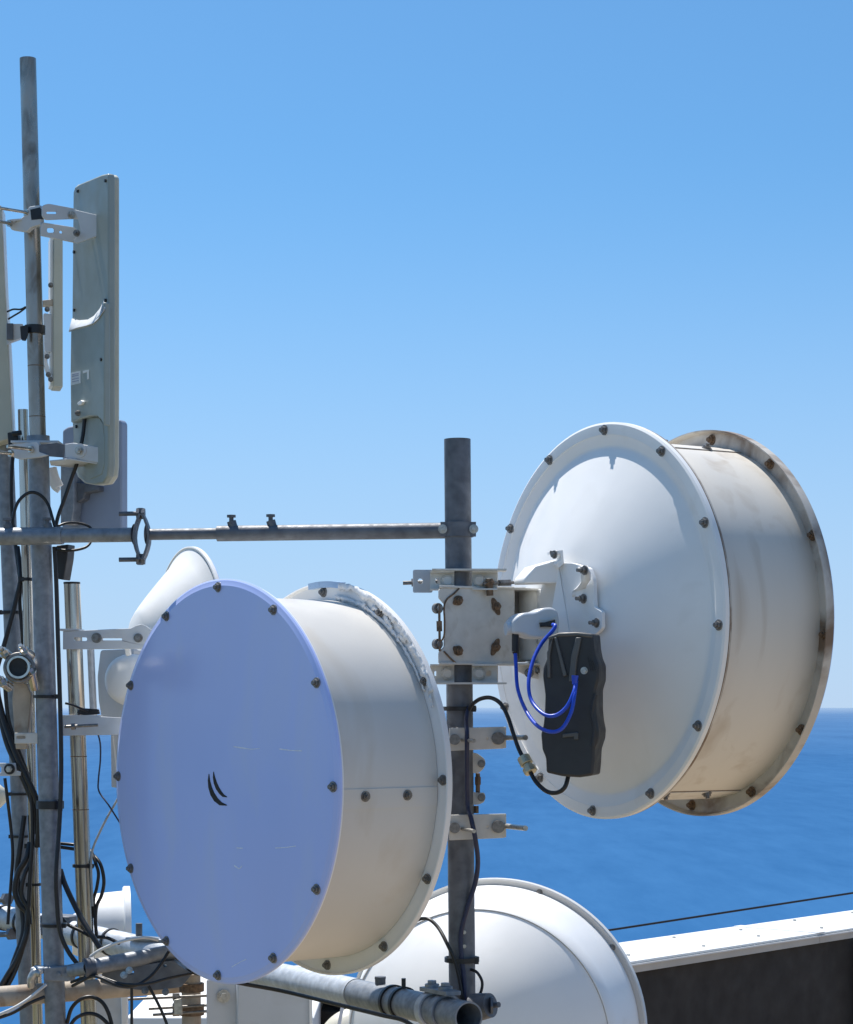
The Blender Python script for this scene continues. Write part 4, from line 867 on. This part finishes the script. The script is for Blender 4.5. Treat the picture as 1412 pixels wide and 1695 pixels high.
# leaning panel at the left edge
s3 = thing('sector_antenna', 'narrow beige panel antenna cut by the left edge of the picture', 'antenna', P(6, 730, 4.25))
nS3 = V((.1, -1, 0)).normalized()
mb = MB(); mb.plate([(-30,338),(2,340),(8,480),(14,590),(20,725),(-18,735)], P(0,540,4.22), nS3, .07, rnd=2); part('radome', mb, M['sectorfront'], s3, .004)
mb = MB(); mb.plate([(1,342),(4,344),(9,470),(16,590),(22,724),(19,724)], P(0,540,4.225), nS3, .06); part('back_plate', mb, M['white'], s3)
mb = MB(); mb.plate([(10,536),(38,536),(38,558),(16,566),(11,572)], P(24,550,4.22), nS3, .02, rnd=1.5); part('bracket', mb, M['panelgrey'], s3, .001)
mb = MB(); mb.plate([(11,535),(22,535),(22,562),(11,562)], P(24,550,4.215), nS3, .006, rnd=1); part('pivot', mb, M['galv_dark'], s3, .001)
mb = MB(); c = P(p1x(546), 546, 4.15); mb.lathe(c, UP, ring_prof(r1+.0005, r1+.004, -.008, .008), 32, closed=True); mb.plate([(33,540),(46,538),(46,552),(42,563),(35,562)], P(40,550,4.12), nS3, .012, rnd=2)
solo('pole_strap', mb, M['black'], 'black rubber strap around the tall stainless pole', 'strap')
for i, pth in enumerate(([(12,516,4.2),(22,512,4.19),(34,512,4.18),(42,508,4.17)], [(14,528,4.2),(24,522,4.19),(34,516,4.18),(43,509,4.17)])):
    cable('feed_cable', ('upper' if i == 0 else 'lower') + ' thin black wire between the left edge panel and tall pole', pth, 3, 'black', 'thin wires by the tall pole')
# blue grey panel behind the big sector
s4 = thing('panel_antenna', 'flat blue grey panel antenna in shade behind the big sector panel', 'antenna', P(160, 880, 4.42))
nS4 = V((-.45, -1, 0)).normalized()
mb = MB(); mb.plate([(103,712),(112,706),(170,696),(197,694),(201,700),(201,876),(102,876)], P(150,790,4.40), nS4, .025, rnd=4); part('panel', mb, M['bluepanel'], s4, .004)
mb = MB(); mb.plate([(122,797),(162,804),(162,812),(140,816),(138,826),(128,832),(123,822)], P(140,810,4.38), nS4, .03); part('mount_block', mb, M['galv_dark'], s4, .002)
mb = MB(); mb.plate([(100,770),(122,772),(122,840),(118,868),(100,868)], P(110,820,4.385), nS4, .03); part('mount_arm', mb, M['galv'], s4, .002)
mb = MB(); mb.tube([P(85,775,4.2), P(90,792,4.2), P(97,806,4.2)], px2m(9,4.2), 10); mb.tube([P(84,795,4.2), P(90,806,4.2), P(98,812,4.2)], px2m(5,4.2), 8)
solo('pipe_elbow', mb, M['white'], 'short white curved conduit beside the thick grey pipe', 'conduit')
mb = MB(); mb.plate([(93,903),(113,901),(111,925),(105,960),(94,958)], P(102,930,4.14), V((-.3,-1,0)), .03, rnd=2)
solo('junction_box', mb, M['radio'], 'small dark box hanging under the brace beside the grey pipe', 'box', bevel=.002)
for (x, y) in ((24,722),(28,735),(22,772)):
    pass
mb = MB(); mb.plate([(12,716),(26,714),(30,722),(30,738),(14,740)], P(22,727,4.18), V((0,-1,0)), .03, rnd=2); mb.cyl(P(20,718,4.17), P(36,716,4.17), .005, 10)
solo('cable_boot', mb, M['black'], 'black rubber boot at the foot of the left edge panel', 'connector', bevel=.002)

# ------------------------------------------------------------------ cross clamp and brackets low on the left masts
cc_ = thing('cross_clamp', 'shiny swivel clamp gripping an open pipe end at the left poles', 'clamp', P(28, 1140, 4.1))
c = P(32, 1106, 4.08); dc = V((.12, -1, .05)).normalized()
mb = MB(); mb.pipe(c - dc*(-.12) - dc*.24, c + dc*.03, px2m(19, 4.05), .004, 32); part('pipe_stub', mb, M['stainless'], cc_)
mb = MB(); mb.lathe(c, dc, ring_prof(px2m(20,4.05), px2m(26,4.05), -.012, .014), 32, closed=True); part('collar', mb, M['bolt'], cc_, .002)
mb = MB(); mb.cyl(c + dc*.012, c + dc*.014, px2m(15.5, 4.05), 28); part('bore_shade_disc', mb, M['black'], cc_)  # black disc in place of the shade inside the open pipe
for (x, y, x2, y2) in ((8,1082,20,1090), (40,1078,52,1086), (52,1112,58,1140), (5,1130,16,1138)):
    mb = MB(); mb.bolt(P(x, y, 4.07), V((-.3,-.7,.6)), .0075, .010, .006); mb.cyl(P(x, y, 4.08), P(x2, y2, 4.10), .009, 10); part('bolt', mb, M['stainless'], cc_)
mb = MB(); mb.plate([(22,1128),(44,1132),(52,1150),(44,1240),(26,1240),(20,1160)], P(35,1180,4.16), V((0,-1,0)), .02, rnd=2); part('strap_plate', mb, M['rustpipe'], cc_, .002)
mb = MB(); mb.plate([(24,1213),(64,1213),(64,1231),(24,1231)], P(44,1222,4.14), V((0,-1,0)), .006, holes=[(27,1218,42,1223)]); part('band', mb, M['bracket'], cc_, .001)
sb = thing('slotted_bracket', 'pale slotted bracket with black washer bolt at the left edge', 'bracket', P(10, 1295, 4.2))
mb = MB(); mb.plate([(-30,1263),(26,1263),(27,1276),(35,1277),(34,1284),(26,1284),(-30,1285)], P(5,1273,4.19), V((0,-1,0)), .004, holes=[(-8,1268,2,1280)]); part('plate', mb, M['panelgrey'], sb, .001)
mb = MB(); c = P(16,1273,4.185); mb.cyl(c, c - V((0,.003,0)), px2m(9,4.18), 20); part('washer', mb, M['black'], sb)
mb = MB(); mb.bolt(c - V((0,.003,0)), V((0,-1,0)), px2m(5.5,4.18), .006, .004, False); part('bolt', mb, M['zinc'], sb)
AXL = V((-.9, .4, 0)).normalized()
mb = MB(); mb.lathe(P(-8, 1318, 4.9), V((-.5,-.85,0)), [(0,.02),(.02,.018),(.028,.01),(.030,0),(.02,-.02)], 40); solo('dish_feed', mb, M['cream'], 'rounded cream dish edge just inside the left border', 'antenna dish')

# ------------------------------------------------------------------ pipes low at the left
def span(name, label, a, b, r, m, t=.003, group=None):
    t_ = thing(name, label, 'pipe', (a+b)/2 - UP*r, None, group); mb = MB(); mb.pipe(a, b, r, t, 36); part('tube', mb, M[m], t_); return t_
q0, q1 = P(-40, 1508, 4.95), P(292, 1584, 4.42)
lp_ = span('crossarm_pipe', 'pale grey pipe slanting down behind the left poles toward the front dish', q0, q1, .0268, 'galv_light')
dq = (q1 - q0).normalized()
for t in (.16, .26, .56, .70):
    mb = MB(); mb.lathe(q0.lerp(q1, t), dq, ring_prof(.027, .0295, -.003, .003), 30, closed=True); part('strap', mb, M['black'], lp_)
mb = MB(); c = q0.lerp(q1, .455); mb.box(c + UP*.012, V((.035,-.02,0)), V((.012,.022,0)), V((0,0,.022))); part('saddle', mb, M['galv_dark'], lp_, .003)
mb = MB(); c = q0.lerp(q1, .83); mb.cyl(c - UP*.05, c + UP*.052, .007, 12); part('u_bolt', mb, M['galv_dark'], lp_)
mb = MB(); c = q0.lerp(q1, .90); mb.box(c + UP*.026, V((.05,-.03,0)), V((.012,.016,0)), V((0,0,.003))); part('clamp_plate', mb, M['galv'], lp_, .002)
for (x, y, x2, y2) in ((-12,1492,14,1488), (-12,1548,22,1546)):
    mb = MB(); mb.cyl(P(x, y, 4.88), P(x2, y2, 4.80), .006, 10); mb.cyl(P(x2-5, y2, 4.81), P(x2, y2, 4.80), .014, 6); part('u_bolt', mb, M['galv_dark'], lp_)
a, b = P(140, 1603, 4.06), P(300, 1573, 4.12)
xb = span('crossbar_pipe', 'short galvanised bar with sunlit top left of the front dish foot', b, a, .0148, 'galv')
mb = MB(); mb.lathe(a.lerp(b, .05), (b-a), ring_prof(.0150, .0185, -.010, .010), 30, closed=True); part('end_collar', mb, M['galv_dark'], xb)
mb = MB(); mb.pipe(P(118, 1607, 4.09), P(146, 1602, 4.062), .0125, .002, 24); part('spigot', mb, M['galv'], xb)
mb = MB(); mb.plate([(170,1608),(285,1590),(318,1612),(300,1634),(250,1640),(200,1636),(165,1626)], P(240,1615,4.09), V((0,-1,0)), .03, holes=[(212,1607,222,1613),(270,1596,276,1601)], rnd=4); part('web_plate', mb, M['galv_dark'], xb, .002)
for (x, y) in ((214,1606),(240,1640),(274,1642),(205,1614)):
    mb = MB(); mb.bolt(P(x, y, 4.06), V((0,-1,.2)), .0048, .006, .004); part('bolt', mb, M['zinc' if y < 1620 else 'bolt'], xb)
pc = thing('pole_clamp', 'grey square clamp block fixing the short bar to the thick grey pipe', 'clamp', P(95, 1625, 4.12))
mb = MB(); mb.plate([(72,1602),(118,1598),(124,1603),(124,1622),(112,1625),(72,1624)], P(95,1612,4.112), V((.1,-1,0)), .02, rnd=2); part('block', mb, M['galv'], pc, .002)
mb = MB(); mb.box(P(64, 1605, 4.13), V((.012,0,0)), V((0,.02,0)), V((0,0,.006))); part('tongue', mb, M['galv_light'], pc, .002)
for x in (98, 110):
    mb = MB(); mb.bolt(P(x, 1613, 4.110), V((.1,-1,0)), .0034, .003); part('bolt', mb, M['galv'], pc)
mb = MB(); mb.tube([P(52,1632,4.12), P(52,1620,4.11), P(58,1610,4.11), P(66,1612,4.11)], .008, 10); part('hook', mb, M['zinc'], pc)
rp = span('crossarm_pipe', 'brown rust stained pipe lowest at the left, crossing behind grey pipe', P(-30, 1652, 4.10), P(325, 1625, 4.32), .0195, 'rustpipe')
rc = thing('pole_clamp', 'rust brown post clamp with threaded rods under the front dish foot', 'clamp', P(318, 1720, 4.2))
mb = MB(); mb.cyl(P(318, 1760, 4.2), P(316, 1612, 4.2), px2m(16, 4.2), 28); part('post', mb, M['rustpipe'], rc)
for (y, h) in ((1634, 7), (1672, 8)):
    mb = MB(); mb.lathe(P(317, y, 4.2), UP, ring_prof(px2m(16.2,4.2), px2m(21,4.2), -px2m(h,4.2), px2m(h,4.2)), 28, closed=True); part('band', mb, M['rust'], rc, .001)
for (y, x0) in ((1650, 212), (1666, 246), (1676, 253)):
    mb = MB(); mb.cyl(P(x0, y+4, 4.16), P(342, y-2, 4.17), px2m(2.4,4.16), 10); mb.cyl(P(286, y+.5, 4.16), P(297, y, 4.16), px2m(6.5,4.16), 6); part('threaded_rod', mb, M['bolt'], rc)
mb = MB(); mb.plate([(287,1655),(300,1653),(302,1680),(288,1680)], P(294,1666,4.15), V((0,-1,0)), .012); part('saddle', mb, M['zinc'], rc, .001)

# ------------------------------------------------------------------ boxes and dishes along the bottom
bx = thing('panel_antenna', 'pale grey flat panel under the front drum dish with bolted flange', 'antenna', P(455, 1760, 4.5))
nX = V((.2, -1, 0)).normalized()
mb = MB(); mb.plate([(393,1626),(517,1640),(519,1760),(393,1760)], P(455,1690,4.75), nX, .05, rnd=3); part('panel', mb, M['panelgrey'], bx, .004)
mb = MB(); mb.plate([(342,1622),(392,1626),(392,1760),(342,1760)], P(370,1690,4.755), nX, .004, rnd=2); part('flange', mb, M['panelgrey'], bx, .001)
mb = MB(); c = P(370,1649,4.75); mb.cyl(c, c + nX*.003, px2m(11,4.75), 20); mb.bolt(c + nX*.003, nX, px2m(6,4.75)); part('bolt', mb, M['zinc'], bx)
mb = MB(); mb.plate([(512,1640),(516,1641),(517,1760),(513,1760)], P(455,1690,4.744), nX, .004); part('edge_highlight', mb, M['white'], bx)  # white strip puts the highlight of the right side into colour
eb = thing('equipment_box', 'light grey box below the slanting pipes behind the lower cable loops', 'box', P(185, 1760, 4.6))
mb = MB(); mb.plate([(156,1640),(209,1644),(209,1760),(156,1760)], P(180,1690,4.5), V((.1,-1,0)), .12, rnd=2); part('case', mb, M['panelgrey'], eb, .003)
mb = MB(); mb.plate([(200,1645),(211,1644),(211,1760),(202,1760)], P(180,1690,4.49), V((.1,-1,0)), .05); part('door_edge', mb, M['white'], eb, .002)
AXR = V((.985, .17, 0)).normalized(); OR = P(206, 1545, 5.0); rr = 78*5.0/F
sdh = thing('parabolic_dish', 'small white dish seen side on beside the lower left pipes', 'antenna dish', OR, AXR)
mb = MB(); mb.lathe(OR, AXR, [(0, -.12), (.045, -.118), (.06, -.085), (rr*.84, -.080), (rr*.90, -.004), (rr*.86, -.004)], 72); part('shroud', mb, M['white'], sdh)
mb = MB(); mb.lathe(OR, AXR, [(rr*.86, -.004), (rr*.97, -.004), (rr, -.001), (rr, .012), (rr*.86, .012)], 72, closed=True); part('rim', mb, M['white'], sdh)
mb = MB(); mb.lathe(OR, AXR, [(0, .014), (rr*.98, .0125), (rr*.98, .008)], 72); part('radome', mb, M['white'], sdh)
cd = thing('parabolic_dish', 'cream rounded dish edge at the bottom beside the open ended pipe', 'antenna dish', P(585, 1740, 5.2))
mb = MB(); mb.lathe(P(590, 1735, 5.2), V((-.3,.95,0)), [(0,-.05),(.05,-.045),(.085,-.02),(.094,0),(.096,.012),(.08,.012)], 64); part('reflector', mb, M['cream'], cd)
mb = MB(); mb.box(P(625, 1700, 5.05), V((.012,0,0)), V((0,.012,0)), V((0,0,.06))); part('strut', mb, M['bracket'], cd, .001)
mb = MB(); mb.box(P(560, 1702, 5.05), V((.004,0,0)), V((0,.01,0)), V((0.012,0,.06))); part('strut', mb, M['bracket'], cd, .001)
